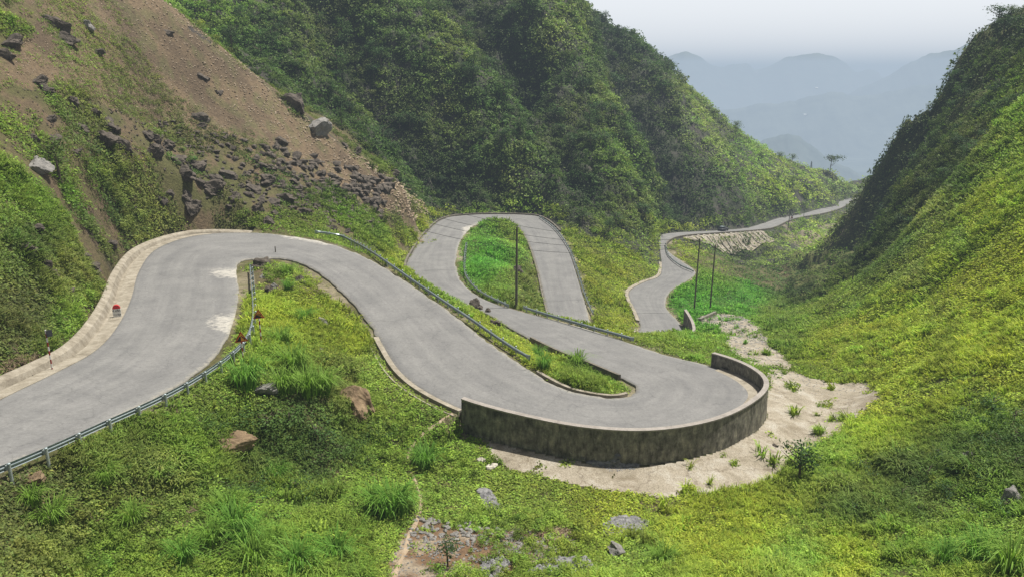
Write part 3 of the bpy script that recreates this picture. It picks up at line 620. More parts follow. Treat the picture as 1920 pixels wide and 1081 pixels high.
put('grass', 'short blades of grass among the near weeds', grasses, 24000, nearm & ((CPX > 1050) | (CPX < 700)), sstep(-.1, .35, patch(204, 5)) / YC ** 1.2, 2, lambda p, i, j, r: (.35 + .003 * p[:, 1]) * r.uniform(.5, 1.3, len(p)) * (1 + .9 * np.clip(fbm(p[:, 0] / 2.5, p[:, 1] / 2.5, 55, 2), 0, 1) * 1.6))
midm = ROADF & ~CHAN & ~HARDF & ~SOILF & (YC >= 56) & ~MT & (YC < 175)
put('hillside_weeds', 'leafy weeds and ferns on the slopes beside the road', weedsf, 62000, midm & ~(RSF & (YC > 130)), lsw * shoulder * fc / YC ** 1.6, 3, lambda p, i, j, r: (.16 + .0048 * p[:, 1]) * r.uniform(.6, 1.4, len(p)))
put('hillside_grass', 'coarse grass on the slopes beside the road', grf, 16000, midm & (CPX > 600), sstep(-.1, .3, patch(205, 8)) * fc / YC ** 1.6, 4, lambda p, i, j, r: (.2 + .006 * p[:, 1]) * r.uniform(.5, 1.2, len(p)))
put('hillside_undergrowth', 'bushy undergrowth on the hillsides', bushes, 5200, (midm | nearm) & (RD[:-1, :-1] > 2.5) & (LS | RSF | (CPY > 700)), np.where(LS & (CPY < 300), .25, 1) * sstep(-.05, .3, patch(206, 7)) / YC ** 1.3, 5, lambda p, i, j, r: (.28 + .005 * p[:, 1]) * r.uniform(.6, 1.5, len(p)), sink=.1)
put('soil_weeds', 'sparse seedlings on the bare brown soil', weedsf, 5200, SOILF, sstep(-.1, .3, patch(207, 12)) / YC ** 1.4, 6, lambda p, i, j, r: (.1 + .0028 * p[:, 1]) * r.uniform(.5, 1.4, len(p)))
farm = ROADF & (MT | (RSF & (YC > 118)) | (YC >= 175)) & (RD[:-1, :-1] > 1.0); cliffy = sstep(-.25, .2, patch(208, 14)) * .75 + .25
low = (CPY > 445) & (CPX > 1060) | (CPX > 1240) & (CPY > 440) & (CPX < 1640)
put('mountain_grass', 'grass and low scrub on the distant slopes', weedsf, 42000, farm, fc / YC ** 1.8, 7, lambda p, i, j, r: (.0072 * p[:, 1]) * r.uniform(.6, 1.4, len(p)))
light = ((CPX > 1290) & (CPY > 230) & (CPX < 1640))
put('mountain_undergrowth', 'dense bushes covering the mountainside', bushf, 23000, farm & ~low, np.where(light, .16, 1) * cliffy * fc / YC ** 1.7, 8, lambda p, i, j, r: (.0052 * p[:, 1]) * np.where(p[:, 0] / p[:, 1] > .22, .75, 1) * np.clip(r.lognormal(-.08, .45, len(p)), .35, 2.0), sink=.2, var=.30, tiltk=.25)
# ------------------------------------------------------------------ walls, kerbs, drains
def edge(side, s0, s1, step=.5, off=0.0, dz=0.0):
    """path along the left (-1) or right (+1) edge of the road between two survey stations, moved outwards by off"""
    E = REd if side > 0 else LEd; a, b_ = int(s0 * 24), int(s1 * 24); seg = E[a:b_ + 1]; O = (LEd if side > 0 else REd)[a:b_ + 1]
    d = seg - O; d[:, 2] = 0; d /= np.linalg.norm(d, axis=1)[:, None]
    return resample([Vector(p + q * off + np.array([0, 0, dz])) for p, q in zip(seg, d)], step)
def swept(name, path, prof, m, label=None, cat=None, kind=None, parent=None, closed=True, group=None):
    bm = bmesh.new(); sweep(bm, path, prof, closed); return link(name, bm_mesh(name, bm), m, parent, label, cat, group, kind)
def empty(name, loc=(0, 0, 0), **kw): return link(name, None, loc=loc, **kw)
SI = [k for k, s in enumerate(ST) if s[2:4] == (1274,606)][0]
wp = edge(1, 22.0, 30.2, .6)
par = empty('parapet_wall', tuple(wp[0]), label='long curved stained concrete parapet wall round the lowest near bend', cat='wall')
def local(path, o): return [p - Vector(o) for p in path]
swept('wall_body', local(wp, wp[0]), [(.10, -.2), (.12, 1.12), (.42, 1.12), (.56, -3.3), (.10, -3.3)], m_wall, parent=par)
swept('coping', local(wp, wp[0]), [(.07, 1.122), (.07, 1.23), (.47, 1.23), (.47, 1.122)], m_cap, parent=par)
swept('roadside_kerb', edge(1, 25.8, 30, .5), [(-1.0, .055), (-.05, .12), (.09, .12), (.09, -.1), (-1.0, -.1)], m_kerb, 'pale concrete strip along the foot of the curved parapet', 'kerb')
dch = edge(-1, 1.0, 12.0, .7)
for k in range(9): dch[-1 - k].z -= .5 * (1 - k / 9)
swept('drainage_channel', dch, [(.25, .035), (-.75, .02), (-.80, -.42), (-1.25, -.42), (-1.5, .10), (-1.9, .32), (-2.02, .32), (-2.1, -.2), (-1.5, -.6), (.25, -.2)], m_kerb,
      'pale concrete drainage channel at the foot of the left hillside', 'drain')
swept('drainage_channel', edge(1, 18.6, 22.0, .5), [(-.15, .04), (.30, .10), (.34, -.25), (.75, -.25), (.8, -.06), (.92, -.04), (1.0, -.5), (-.15, -.3)], m_kerb,
      'short pale concrete gutter leading down to the parapet wall', 'drain')
swept('low_kerb', edge(-1, 36.6, 45.2, .6), [(-.05, -.2), (-.05, .32), (-.35, .34), (-.4, -.4)], m_dkerb, 'low dark kerb wall round the outside of the middle hairpin', 'kerb')
swept('low_kerb', edge(1, 44.8, 49.0, .6), [(.05, -.2), (.05, .32), (.3, .34), (.4, -.4)], m_dkerb, 'low brown kerb between the second knoll and the descending leg', 'kerb')
swept('low_kerb', edge(-1, 28.6, 31.6, .6), [(-.05, -.2), (-.05, .38), (-.3, .4), (-.4, -.4)], m_dkerb, 'low kerb along the rear of the grassy island', 'kerb')
swept('low_kerb', edge(-1, 20.8, 25.6, .5), [(-.3, -.2), (-.3, .10), (-.55, .12), (-.6, -.3)], m_kerb, 'thin pale kerb along the front of the grassy island', 'kerb')
swept('low_kerb', edge(-1, SI - .6, SI + 5.5, .7), [(.05, -.2), (.05, .12), (-.55, .25), (-.6, -.4)], m_kerb, 'pale kerb on the inside of the lower bend', 'kerb')
swept('low_kerb', edge(1, SI + 6.5, len(ST) - 1.2, 1.0), [(.05, -.2), (.05, .45), (.35, .45), (.4, -1.2)], m_dkerb, 'thin dark kerb along the far valley road', 'kerb')
w2 = edge(1, SI - 2.0, SI + .0, .5); h2 = len(w2)
lw = empty('parapet_wall', tuple(w2[0]), label='short curved concrete parapet beside the lower bend and spillway', cat='wall')
swept('wall_body', local(w2, w2[0]), [(.5, -.5), (.52, 2.3), (.85, 2.3), (1.0, -2.4), (.5, -2.4)], m_wall, parent=lw)
swept('coping', local(w2, w2[0]), [(.48, 2.302), (.48, 2.4), (.9, 2.4), (.9, 2.302)], m_cap, parent=lw)
q0, q1 = hit(1311, 606), hit(1341, 592)
swept('low_wall', [q0, q0.lerp(q1, .5), q1], [(-.2, -1), (-.2, .8), (.2, .8), (.2, -1)], m_wall, 'short low concrete wall across the head of the spillway', 'wall')
# ribbed revetment under the far road
rv = edge(1, SI + 8.6, SI + 12.3, 1.0, .5); bm = bmesh.new()
rows = []
for k, p in enumerate(rv):
    d = Vector(rv[min(k + 1, len(rv) - 1)]) - Vector(rv[max(k - 1, 0)]); s = d.cross(Vector((0, 0, 1))).normalized(); dep = 5.2 * min(1, k / 5 + .2) * min(1, (len(rv) - k) / 4 + .1)
    row = []
    for t in (0, .2, .4, .6, .8, 1.0):
        q = p + s * 6.0 * t * dep / 5.2; q.z = min(p.z - .05, float(ground_z(q.x, q.y)) + .45 + .15 * math.sin(k * 1.9 + t * 5)) if t > 0 else p.z; row.append(bm.verts.new(q))
    rows.append(row)
for a, b_ in zip(rows[:-1], rows[1:]):
    for k in range(5): bm.faces.new((a[k], a[k + 1], b_[k + 1], b_[k]))
rvo = link('revetment', bm_mesh('revetment', bm), m_apron, label='pale ribbed stone revetment holding up the far valley road', cat='retaining wall')
bm = bmesh.new()
for k in range(2, len(rv) - 2, 3):
    p = rv[k]; d = Vector(rv[k + 1]) - Vector(rv[k - 1]); s = d.cross(Vector((0, 0, 1))).normalized()
    pts = [p + s * 5.8 * t for t in (0, .25, .5, .75, 1.0)]
    for q in pts[1:]: q.z = min(p.z, float(ground_z(q.x, q.y)) + .65)
    add_tube(bm, pts, .25, 5)
link('rib', bm_mesh('rib', bm), m_prock, parent=rvo)

# ------------------------------------------------------------------ guardrails
def ghit(pts): return [hit(a, b_) for a, b_ in pts]
def guardrail(pts, side, label, ends=(True, True), raise_=0.0, post=True, spacing=2.0):
    """pts survey pixels of the foot; side +1: posts to the right of the line"""
    w3 = [Vector(p) for p in spline([tuple(p) for p in ghit(pts)], 12)]
    path = resample(w3, .5)
    zs = np.array([p.z for p in path]); zs = np.convolve(np.pad(zs, 4, mode='edge'), np.ones(9) / 9, 'valid')
    for p, z in zip(path, zs): p.z = z + raise_
    o = path[0].copy(); root = empty('guardrail', tuple(o), label=label, cat='guardrail'); loc = [p - o for p in path]; t = .012; s = side
    W = [(-.02, .44), (-.09, .49), (-.09, .53), (-.02, .575), (-.02, .61), (-.09, .655), (-.09, .70), (-.02, .75)]
    prof = [(a * s, h) for a, h in W] + [((a + .02) * s, h) for a, h in W[::-1]]
    swept('beam', loc, prof, m_steel, parent=root)
    pp = resample(path, spacing)
    for k, p in enumerate(pp):
        q = pp[min(k + 1, len(pp) - 1)] - pp[max(k - 1, 0)]; q.z = 0; q.normalize(); sd = q.cross(Vector((0, 0, 1))) * s
        bm = bmesh.new(); c = p - o + sd * .16; add_tube(bm, [c + Vector((0, 0, -.9)), c + Vector((0, 0, .78))], .07, 10)
        po = link('post', bm_mesh('post', bm), m_post, root)
        bm = bmesh.new(); rot = Matrix((q, sd, Vector((0, 0, 1)))).transposed(); add_box(bm, c - sd * .10 + Vector((0, 0, .6)), (.12, .14, .2), rot); link('spacer_block', bm_mesh('spacer', bm), m_post, po)
        bm = bmesh.new(); add_tube(bm, [c + Vector((0, 0, .782)), c + Vector((0, 0, .80)), c + Vector((0, 0, .825))], [.08, .075, .03], 10); link('cap', bm_mesh('cap', bm), m_steel, po)
    for e, k in ((ends[0], 0), (ends[1], -1)):
        if e:
            p = loc[k]; q = loc[1] - loc[0] if k == 0 else loc[-1] - loc[-2]; q.z = 0; q.normalize(); 
            if k == 0: q = -q
            sd = q.cross(Vector((0, 0, 1))) * s * (1 if k else -1); rot = Matrix((q, sd, Vector((0, 0, 1)))).transposed(); bm = bmesh.new()
            add_box(bm, p + q * .10 - sd * .05 + Vector((0, 0, .6)), (.30, .05, .36), rot); add_box(bm, p + q * .28 - sd * .01 + Vector((0, 0, .6)), (.07, .16, .40), rot)
            link('end_terminal', bm_mesh('terminal', bm), m_steel, root)
    return root
guardrail([(-150,965),(-80,935),(0,907),(100,865),(200,817),(300,767),(370,728),(430,685),(464,649),(476,612),(476,575),(473,540),(471,512)], 1, 'long steel guardrail curving along the front edge of the uppermost road', (False, True))
guardrail([(595,441),(650,456),(700,483),(760,526),(820,567),(880,608),(940,650),(993,685)], -1, 'straight sloping guardrail behind the leg going down to the walled bend')
guardrail([(874,464),(871,492),(873,522),(893,549),(920,566),(953,581)], -1, 'guardrail curving round the left side of the second grassy knoll')
guardrail([(985,587),(1050,606),(1120,627),(1187,645)], -1, 'short guardrail between the tall pole and the grassy shoulder')
guardrail([(1012,411),(1040,433),(1066,469),(1081,509),(1096,558),(1112,595)], -1, 'guardrail on the outer edge of the leg descending behind the second knoll')
guardrail([(1247,462),(1252,482),(1272,500),(1300,513)], -1, 'small far guardrail along the bend above the bright green field', spacing=4)

# ------------------------------------------------------------------ poles and signs
def pole(px, py, ptx, pty, label, r0=.16, r1=.10, arm=True, name='utility_pole', group=None):
    b0 = hit(px, py); slant = b0.length; Hh = (py - pty) * slant / F / math.cos(math.atan2(-b0.z, b0.y)) 
    top = Vector(((ptx - px) / F * slant * .15, 0, Hh)); root = empty(name, tuple(b0), label=label, cat='utility pole', group=group)
    bm = bmesh.new(); add_tube(bm, [Vector((0, 0, -1)), top * .5, top], [r0, (r0 + r1) / 2, r1], 8); link('pole', bm_mesh('pole', bm), m_pole, root)
    if arm:
        bm = bmesh.new(); add_box(bm, top + Vector((0, 0, -.35)), (1.1, .09, .09)); a = link('crossarm', bm_mesh('arm', bm), m_pole, root)
        for x in (-.48, .48):
            bm = bmesh.new(); add_tube(bm, [top + Vector((x, 0, -.30)), top + Vector((x, 0, -.2)), top + Vector((x, 0, -.12))], [.04, .06, .03], 8); link('insulator', bm_mesh('ins', bm), m_white, a)
    return root, b0 + top
_, t1 = pole(968, 578, 975, 430, 'tall weathered utility pole standing at the foot of the second knoll', .17, .11, False)
_, t2 = pole(1301, 586, 1311, 455, 'left one of the two tall poles beside the bright green field', .15, .10)
_, t3 = pole(1331, 582, 1339, 466, 'right one of the two tall poles beside the bright green field', .15, .10)
_, t4 = pole(1476, 437, 1489, 392, 'slender pole standing below the motorcyclist on the far road', .14, .10)
_, t5 = pole(1506, 412, 1509, 388, 'thin pole on the valley side of the far road', .10, .08, False)
_, t6 = pole(1597, 533, 1600, 508, 'thin pole in the dark gully below the right hand crag', .12, .08, False)
for k, (x, y, h_) in enumerate([(1541, 350, 330), (1549, 351, 325), (1558, 355, 327)]):
    pole(x, y, x + 1, h_, ['leftmost', 'middle', 'rightmost'][k] + ' of three thin poles on the distant slope above the road', .14, .10, False)
def cable(a, b_, sag, label, r=.03):
    pts = [a.lerp(b_, t) - Vector((0, 0, sag * 4 * t * (1 - t))) for t in np.linspace(0, 1, 25)]; bm = bmesh.new(); add_tube(bm, pts, r, 4); link('power_cable', bm_mesh('cable', bm), m_wire, label=label, cat='cable', group='power cables over the middle hairpin')
wl = hit(560, 372) + Vector((0, 0, 5.0))
root, wt = pole(452, 392, 455, 300, 'slim utility pole among the boulders of the left hillside', .13, .09) if False else (None, wl)
for k, (dx, dz) in enumerate([(0, 0), (.5, -1.0), (-.5, -1.4), (0, -2.4)]):
    cable(wt + Vector((dx, 0, dz * 1.5)), t2 + Vector((dx, 0, dz * .3 - .2)), 3.2 + k * .5, 'thin dark power cable crossing above the middle hairpin')
def triangle(bm, w, th, y0, cut=0):
    h = w * .866; r = []
    P3 = [(-w / 2, -h / 3), (w / 2, -h / 3), (0, 2 * h / 3)]
    f = [bm.verts.new((x, y0, z)) for x, z in P3]; g = [bm.verts.new((x, y0 + th, z)) for x, z in P3]
    bm.faces.new(f); bm.faces.new(g[::-1])
    for k in range(3): bm.faces.new((f[k], f[(k + 1) % 3], g[(k + 1) % 3], g[k]))
def flat(bm, pts, y, th=.004):
    f = [bm.verts.new((x, y, z)) for x, z in pts]; g = [bm.verts.new((x, y + th, z)) for x, z in pts]; bm.faces.new(f); bm.faces.new(g[::-1])
    for k in range(len(pts)): bm.faces.new((f[k], f[(k + 1) % len(pts)], g[(k + 1) % len(pts)], g[k]))
def text_mesh(name, body, size, loc, m, parent, rot=0):
    cu = bpy.data.curves.new(name, 'FONT'); cu.body = body; cu.size = size; cu.align_x = 'CENTER'; cu.align_y = 'CENTER'; cu.extrude = .002; cu.offset = size * .02
    o = bpy.data.objects.new(name, cu); COL.objects.link(o); dg = bpy.context.evaluated_depsgraph_get(); me = bpy.data.meshes.new_from_object(o.evaluated_get(dg)); bpy.data.objects.remove(o)
    me.transform(Matrix.Rotation(R(90), 4, 'X')); 
    if rot: me.transform(Matrix.Rotation(rot, 4, 'Y'))
    me.materials.clear(); r = link(name, me, m, parent); r.location = loc; return r
def warning_sign(px, py, pty, w, kind_, label):
    b0 = hit(px, py); sl_ = b0.length; H = (py - pty) * sl_ / F / .95; root = empty('warning_sign', tuple(b0), label=label, cat='road sign')
    root.rotation_euler = (0, 0, math.atan2(-b0.x, b0.y) * .9 + (.1 if kind_ else -.05))
    bm = bmesh.new(); add_tube(bm, [(0, 0, -.6), (0, 0, H)], .045, 10); link('pole', bm_mesh('signpole', bm), m_band, root)
    bm = bmesh.new(); triangle(bm, w, .02, 0); pl = link('sign_plate', bm_mesh('plate', bm), m_red, root, loc=(0, -.07, H + w * .25))
    bm = bmesh.new(); triangle(bm, w * .74, .006, -.008); link('yellow_field', bm_mesh('field', bm), m_yellow, pl)
    bm = bmesh.new()
    if kind_ == 0: flat(bm, [(-w * .36, -w * .21), (w * .33, -w * .21), (-w * .19, w * .08)], -.016)
    else: flat(bm, [(-w * .36, -w * .21), (-w * .02, -w * .21), (-w * .02, w * .16), (-w * .10, w * .16)], -.016)
    link('slope_symbol', bm_mesh('sym', bm), m_black, pl)
    if kind_ == 0: text_mesh('gradient_figure', '10%', w * .22, (w * .05, -.014, w * .06), m_black, pl, .45)
    else:
        bm = bmesh.new(); flat(bm, [(-w * .02, w * .19), (w * .22, -w * .06), (w * .27, -w * .01), (w * .04, w * .22)], -.016); flat(bm, [(w * .16, -w * .12), (w * .3, -w * .12), (w * .3, w * .04)], -.016); link('arrow_symbol', bm_mesh('sym2', bm), m_black, pl)
    return root
warning_sign(491, 651, 599, .80, 0, 'triangular steep hill warning sign standing farther back on the knoll')
warning_sign(456, 673, 641, .86, 1, 'triangular warning sign standing close behind the front guardrail')
b0 = hit(99, 697); root = empty('marker_post', tuple(b0), label='red and white banded post with small grey plate at the road edge', cat='marker post')
bm = bmesh.new(); add_tube(bm, [(0, 0, -.5), (0, 0, 2.75)], .045, 10); link('pole', bm_mesh('mp', bm), m_band, root)
bm = bmesh.new(); add_box(bm, (.16, .06, 2.5), (.34, .03, .42), Matrix.Rotation(.9, 3, 'Z')); link('sign_plate', bm_mesh('mpp', bm), m_dark, root)
b0 = hit(517, 477); bm = bmesh.new(); add_tube(bm, [(0, 0, -.5), (0, 0, .85)], .06, 8); add_tube(bm, [(0, 0, .851), (0, 0, .95)], [.06, .02], 8); link('marker_stake', bm_mesh('stake', bm), m_pole, loc=tuple(b0), label='small grey stake at the far side of the upper bend', cat='stake')
# kilometre stone
b0 = hit(221, 597); ks = empty('kilometre_stone', tuple(b0), label='white kilometre stone with red rounded top beside the drain', cat='milestone'); ks.rotation_euler = (0, 0, .42); ks.scale = (1.0, 1.0, 1.15)
def slab(bm, w, z0, z1, y0, y1): add_box(bm, (0, (y0 + y1) / 2, (z0 + z1) / 2), (w, y1 - y0, z1 - z0))
bm = bmesh.new(); slab(bm, .56, -.2, .72, -.12, .12); link('body', bm_mesh('ksb', bm), m_white, ks)
bm = bmesh.new(); arc = [(math.cos(t) * .28, .722 + math.sin(t) * .27) for t in np.linspace(0, math.pi, 18)]; flat(bm, arc, -.12, .24); link('red_top', bm_mesh('kst', bm), m_mred, ks)
bm = bmesh.new(); slab(bm, .9, -.1, .06, -.3, .3); link('footing', bm_mesh('ksf', bm), m_white, ks)
text_mesh('place_name', 'Đ.VĂN', .19, (0, -.126, .58), m_black, ks); text_mesh('distance_figure', '111 Km', .17, (0, -.126, .32), m_black, ks)
# ------------------------------------------------------------------ rocks
def rock_mesh(seed, sub=4, rough=.75, flatz=.8, mt=None, cuts=12):
    r = random.Random(seed); bm = bmesh.new(); bmesh.ops.create_icosphere(bm, subdivisions=sub, radius=1)
    planes = [(Vector((r.gauss(0, 1), r.gauss(0, 1), r.gauss(0, .8))).normalized(), r.uniform(.38, .8)) for _ in range(cuts)]
    for v in bm.verts:
        p = v.co.copy()
        for n, d in planes:
            e = p.dot(n)
            if e > d: p -= n * (e - d) * .92
        v.co = p
    co = np.array([v.co for v in bm.verts]); ns = fbm(co[:, 0] * 2.2 + seed, co[:, 1] * 2.2 + co[:, 2] * 3, seed, 4) + .6 * ridged(co[:, 0] * 1.1 + seed, co[:, 1] * 1.1 - co[:, 2] * 1.7, seed + 7, 3)
    for v, k in zip(bm.verts, ns): v.co *= 1 + rough * .45 * k; v.co.z *= flatz
    me = bm_mesh('rock', bm); me.materials.append(mt or m_rock); return me
darkr = [rock_mesh(s) for s in range(6)]; greyr = [rock_mesh(20 + s, mt=m_grock) for s in range(4)]; paler = [rock_mesh(30 + s, mt=m_prock) for s in range(3)]
def rock(px, py, w, meshes, label, group=None, name='boulder', asp=(1, 1), sink=.3, cat='boulder'):
    b0 = hit(px, py); s = w * .55; o = link(name, random.choice(meshes), label=label, cat=cat, group=group); o.location = b0 + Vector((0, s * .3, s * (.5 - sink)))
    o.scale = (s * asp[0], s * random.uniform(.7, 1.1), s * asp[1]); o.rotation_euler = (random.uniform(-.4, .4), random.uniform(-.4, .4), random.uniform(0, 6.28)); return o
gl = 'dark jagged boulder strewn among weeds on the brown left hillside'; gg = 'dark boulders on the left hillside'
for px, py, w in [(107,53,3.6),(120,75,3),(90,40,2.4),(13,84,3.2),(5,110,2.2),(202,240,2.8),(215,248,1.6),(195,270,3.2),(225,277,2.6),(240,285,1.6),(275,258,2.6),(290,266,2),(311,275,2.6),(300,283,1.6),(284,290,2.6),(368,225,3.0),(376,240,2.2),(331,306,2.6),(346,333,3.0),(352,322,2),(368,320,2.8),(384,353,3.2),(372,345,2),(398,340,2.2),
    (422,330,3.0),(493,313,2),(502,344,2.8),(528,348,2),(475,357,2.4),(466,370,1.8),(488,377,2.2),(533,377,3),(515,380,2.2),(479,397,3),(573,404,2.4),(613,384,2),(675,368,2.2),(684,408,1.8),(622,430,1.8),(502,421,2.4),(648,437,1.4),(524,268,3),(382,150,2),(315,65,1.8),(408,175,2.2),
    (93,224,1.8),(133,197,2),(67,157,2.2),(80,171,1.8),(173,215,1.8),(151,244,1.8),(666,288,2.4),(645,275,2),(737,328,3),(725,318,2.2),(360,310,1.8),(392,362,2.2),(405,350,1.8),(440,372,1.8),(452,352,1.6),(545,392,1.8),(560,372,1.6),(590,388,1.5),(100,265,1.7),(60,262,1.6),(140,290,1.8),(430,392,1.8),(515,405,1.5),(180,100,1.6),(440,300,1.6),(460,330,1.6),(76,511,2.0),(90,520,1.5),(171,506,1.8),(152,483,1.6),(208,467,1.7),(40,470,1.5),(60,430,1.4),(250,400,1.6),(130,550,1.2),(300,380,1.8),(315,365,1.5),(345,372,2.0)]:
    rock(px, py, w * .88, darkr, gl, gg, sink=.45, asp=(random.uniform(.9, 1.3), random.uniform(.7, 1.1)))
rock(68, 322, 2.4, greyr, 'large pale grey boulder alone on the green left slope')
rock(162, 52, 1.8, greyr, 'small pale boulder high on the brown soil slope')
rock(357, 400, 2.8, darkr, 'big slanting dark rock slab just above the upper bend', asp=(1, .9))
o = rock(591, 250, 5, greyr, 'long grey rock outcrop on the edge of the brown slope'); o = rock(552, 205, 4.5, darkr, 'dark rock outcrop under a bush on the brown slope crest')
m_ochre = simple('ochre_rock', (.10, .065, .04), (.34, .25, .15), 1.4, .95, 0, 1, .15)
och2 = [rock_mesh(60, 4, .6, .6, m_ochre, 12)]
for px, py, w, ms, lb in [(488,503,1.9,darkr,'dark boulder at the end of the front guardrail'),(562,534,1.5,darkr,'dark boulder in the middle of the first knoll'),(502,548,1.0,darkr,'small dark boulder low beside the guardrail end'),(512,541,.9,greyr,'small grey rock just behind another on the knoll'),
    (493,521,.8,greyr,'flat little rock below the boulder at the guardrail end'),(604,609,1.4,greyr,'flat topped grey boulder on the lower part of the first knoll'),(601,668,1.1,greyr,'grey rock in tall grass on the first knoll'),(240,493,1.5,greyr,'rounded boulder lying in the roadside drain'),(893,581,2.3,darkr,'large brown black boulder on the island beside the third leg'),
    (915,587,1.1,darkr,'small dark rock right of the large island boulder'),(881,576,1.0,paler,'white rock touching the large island boulder'),(972,514,2.2,darkr,'dark boulder on the slope of the second knoll'),(985,490,1.1,darkr,'small dark rock high on the second knoll'),(930,612,1.2,darkr,'dark rock on the crest of the grassy island'),
    (1160,1040,1.1,greyr,'round grey boulder in the grass at the bottom of the photo'),(1815,868,1.3,greyr,'grey rock among bushes on the lower right slope'),(1905,945,1.6,greyr,'grey rock at the right border under bushes'),(905,868,.6,paler,'pale stone at the left corner of the apron'),(922,880,.8,paler,'larger pale stone left of the apron'),(1068,857,.55,paler,'whitish stone lying on the apron below the wall'),(1095,862,.5,greyr,'grey stone beside the gravel heap on the apron'),
    (62,906,1.1,och2,'pale brown rock under the front guardrail'),(1455,838,.5,darkr,'small brown rock on the apron right of the wall'),(935,1078,1.0,greyr,'grey rock at the bottom border by the gravel'),(490,740,1.5,greyr,'greyish weathered rock below the tall grass clumps'),(1086,865 - 425,1.0,darkr,'small dark rock outside the descending leg guardrail'),(1012,603 - 60,.9,darkr,'small dark rock beside the descending leg')]:
    rock(px, py, w, ms, lb)
och = [rock_mesh(50 + s, 4, .6, 1.2, m_ochre, 12) for s in range(2)]
rock(655, 762, 3.2, och, 'left brown rock face breaking out of the knoll slope', name='rock_outcrop', asp=(1, 1.2), cat='rock outcrop', sink=.62); rock(688, 775, 2.2, och, 'right taller ochre rock face breaking out of the knoll slope', name='rock_outcrop', asp=(.9, 1.4), cat='rock outcrop', sink=.62)
rock(425, 845, 2.6, och, 'brown overhanging bank rock above the bare pale patch', name='rock_outcrop', asp=(1.3, .6), cat='rock outcrop', sink=.62)
# stones scattered over the soil: too many to count
def stones(name, label, polys, n, s0, s1, m, seed, ymax=170, protos=None):
    msk = np.zeros(CPX.shape, bool)
    for pl in polys: msk |= inside_poly(CPX, CPY, pl)
    msk &= (YC < ymax) & ROADF; p, i, j = scatter(n, msk, 1 / YC ** 1.3, seed); r = np.random.default_rng(seed); bm = bmesh.new(); bmesh.ops.create_icosphere(bm, subdivisions=1, radius=1)
    bv = np.array([v.co for v in bm.verts]); bf = np.array([[v.index for v in f.verts] for f in bm.faces]); bm.free(); sc = s0 + (s1 * 1.5 - s0) * r.random(n) ** 1.9
    V = bv[None] * (1 + r.normal(0, .22, (n, len(bv), 1))) * sc[:, None, None] * np.array([1, 1, .65]) * (1 + r.normal(0, .2, (n, 1, 3))) + p[:, None, :] + np.array([0, 0, 1]) * sc[:, None, None] * .25
    Fi = bf[None] + (np.arange(n) * len(bv))[:, None, None]; k = r.uniform(.6, 1.3, n)
    return link(name, raw_mesh(name, V.reshape(-1, 3), Fi.reshape(-1, 3)), m, kind='stuff', label=label)
soilp = [(60,-60),(300,-20),(400,78),(550,198),(650,278),(765,352),(805,395),(790,415),(700,400),(620,352),(540,320),(470,300),(420,262),(330,235),(220,215),(120,170),(40,140),(-40,160),(-40,100),(60,70)]
m_soilst = simple('soil_stones', (.20, .14, .09), (.42, .35, .26), .6, .95, 0, 0, .1, 'w')
stones('soil_stones', 'loose pale stones and clods on the brown soil slope', [soilp], 5200, .08, .34, m_soilst, 401)
stones('rubble', 'dark rubble between the boulders on the left hillside', [[(0,150),(200,200),(500,270),(740,340),(700,430),(420,420),(330,330),(150,300),(0,280)]], 750, .10, .6, m_rock, 402)
stones('gravel', 'pale stones on the bare ground at the bottom of the photo', [[(780,970),(940,990),(1085,1010),(1080,1060),(980,1070),(930,1100),(700,1100),(740,1040)]], 650, .04, .12, m_grock, 403)
stones('fallen_leaves', 'pale scattered stones and dry leaves along the road verge and shoulder', [[(1190,640),(1340,660),(1330,690),(1190,655)],[(930,930),(1200,935),(1200,975),(1000,960)],[(1070,605),(1180,610),(1340,650),(1330,680),(1180,645)]], 700, .03, .10, m_prock, 404)
for k, (pl, lb) in enumerate([([(1105,852),(1150,850),(1205,862),(1190,880),(1140,884),(1105,868)], 'grey gravel heap on the apron below the curved wall'), ([(898,918),(915,925),(942,955),(935,968),(915,962)], 'narrow grey gravel heap in the weeds left of centre'),
    ([(1130,985),(1160,973),(1215,978),(1220,995),(1190,1010),(1135,1002)], 'grey gravel heap in the grass at the bottom'), ([(985,1075),(1040,1050),(1100,1050),(1120,1075),(1060,1095),(985,1095)], 'wide grey gravel heap at the bottom border'), ([(905,1060),(945,1050),(950,1080),(905,1090)], 'small gravel heap left of the widest one')]):
    stones('gravel_heap', lb, [pl], 520, .06, .17, m_gravel, 410 + k)
stones('apron_debris', 'scattered grit and small stones on the concrete apron', [apron_poly, spill_poly], 1700, .025, .16, m_grock, 420)

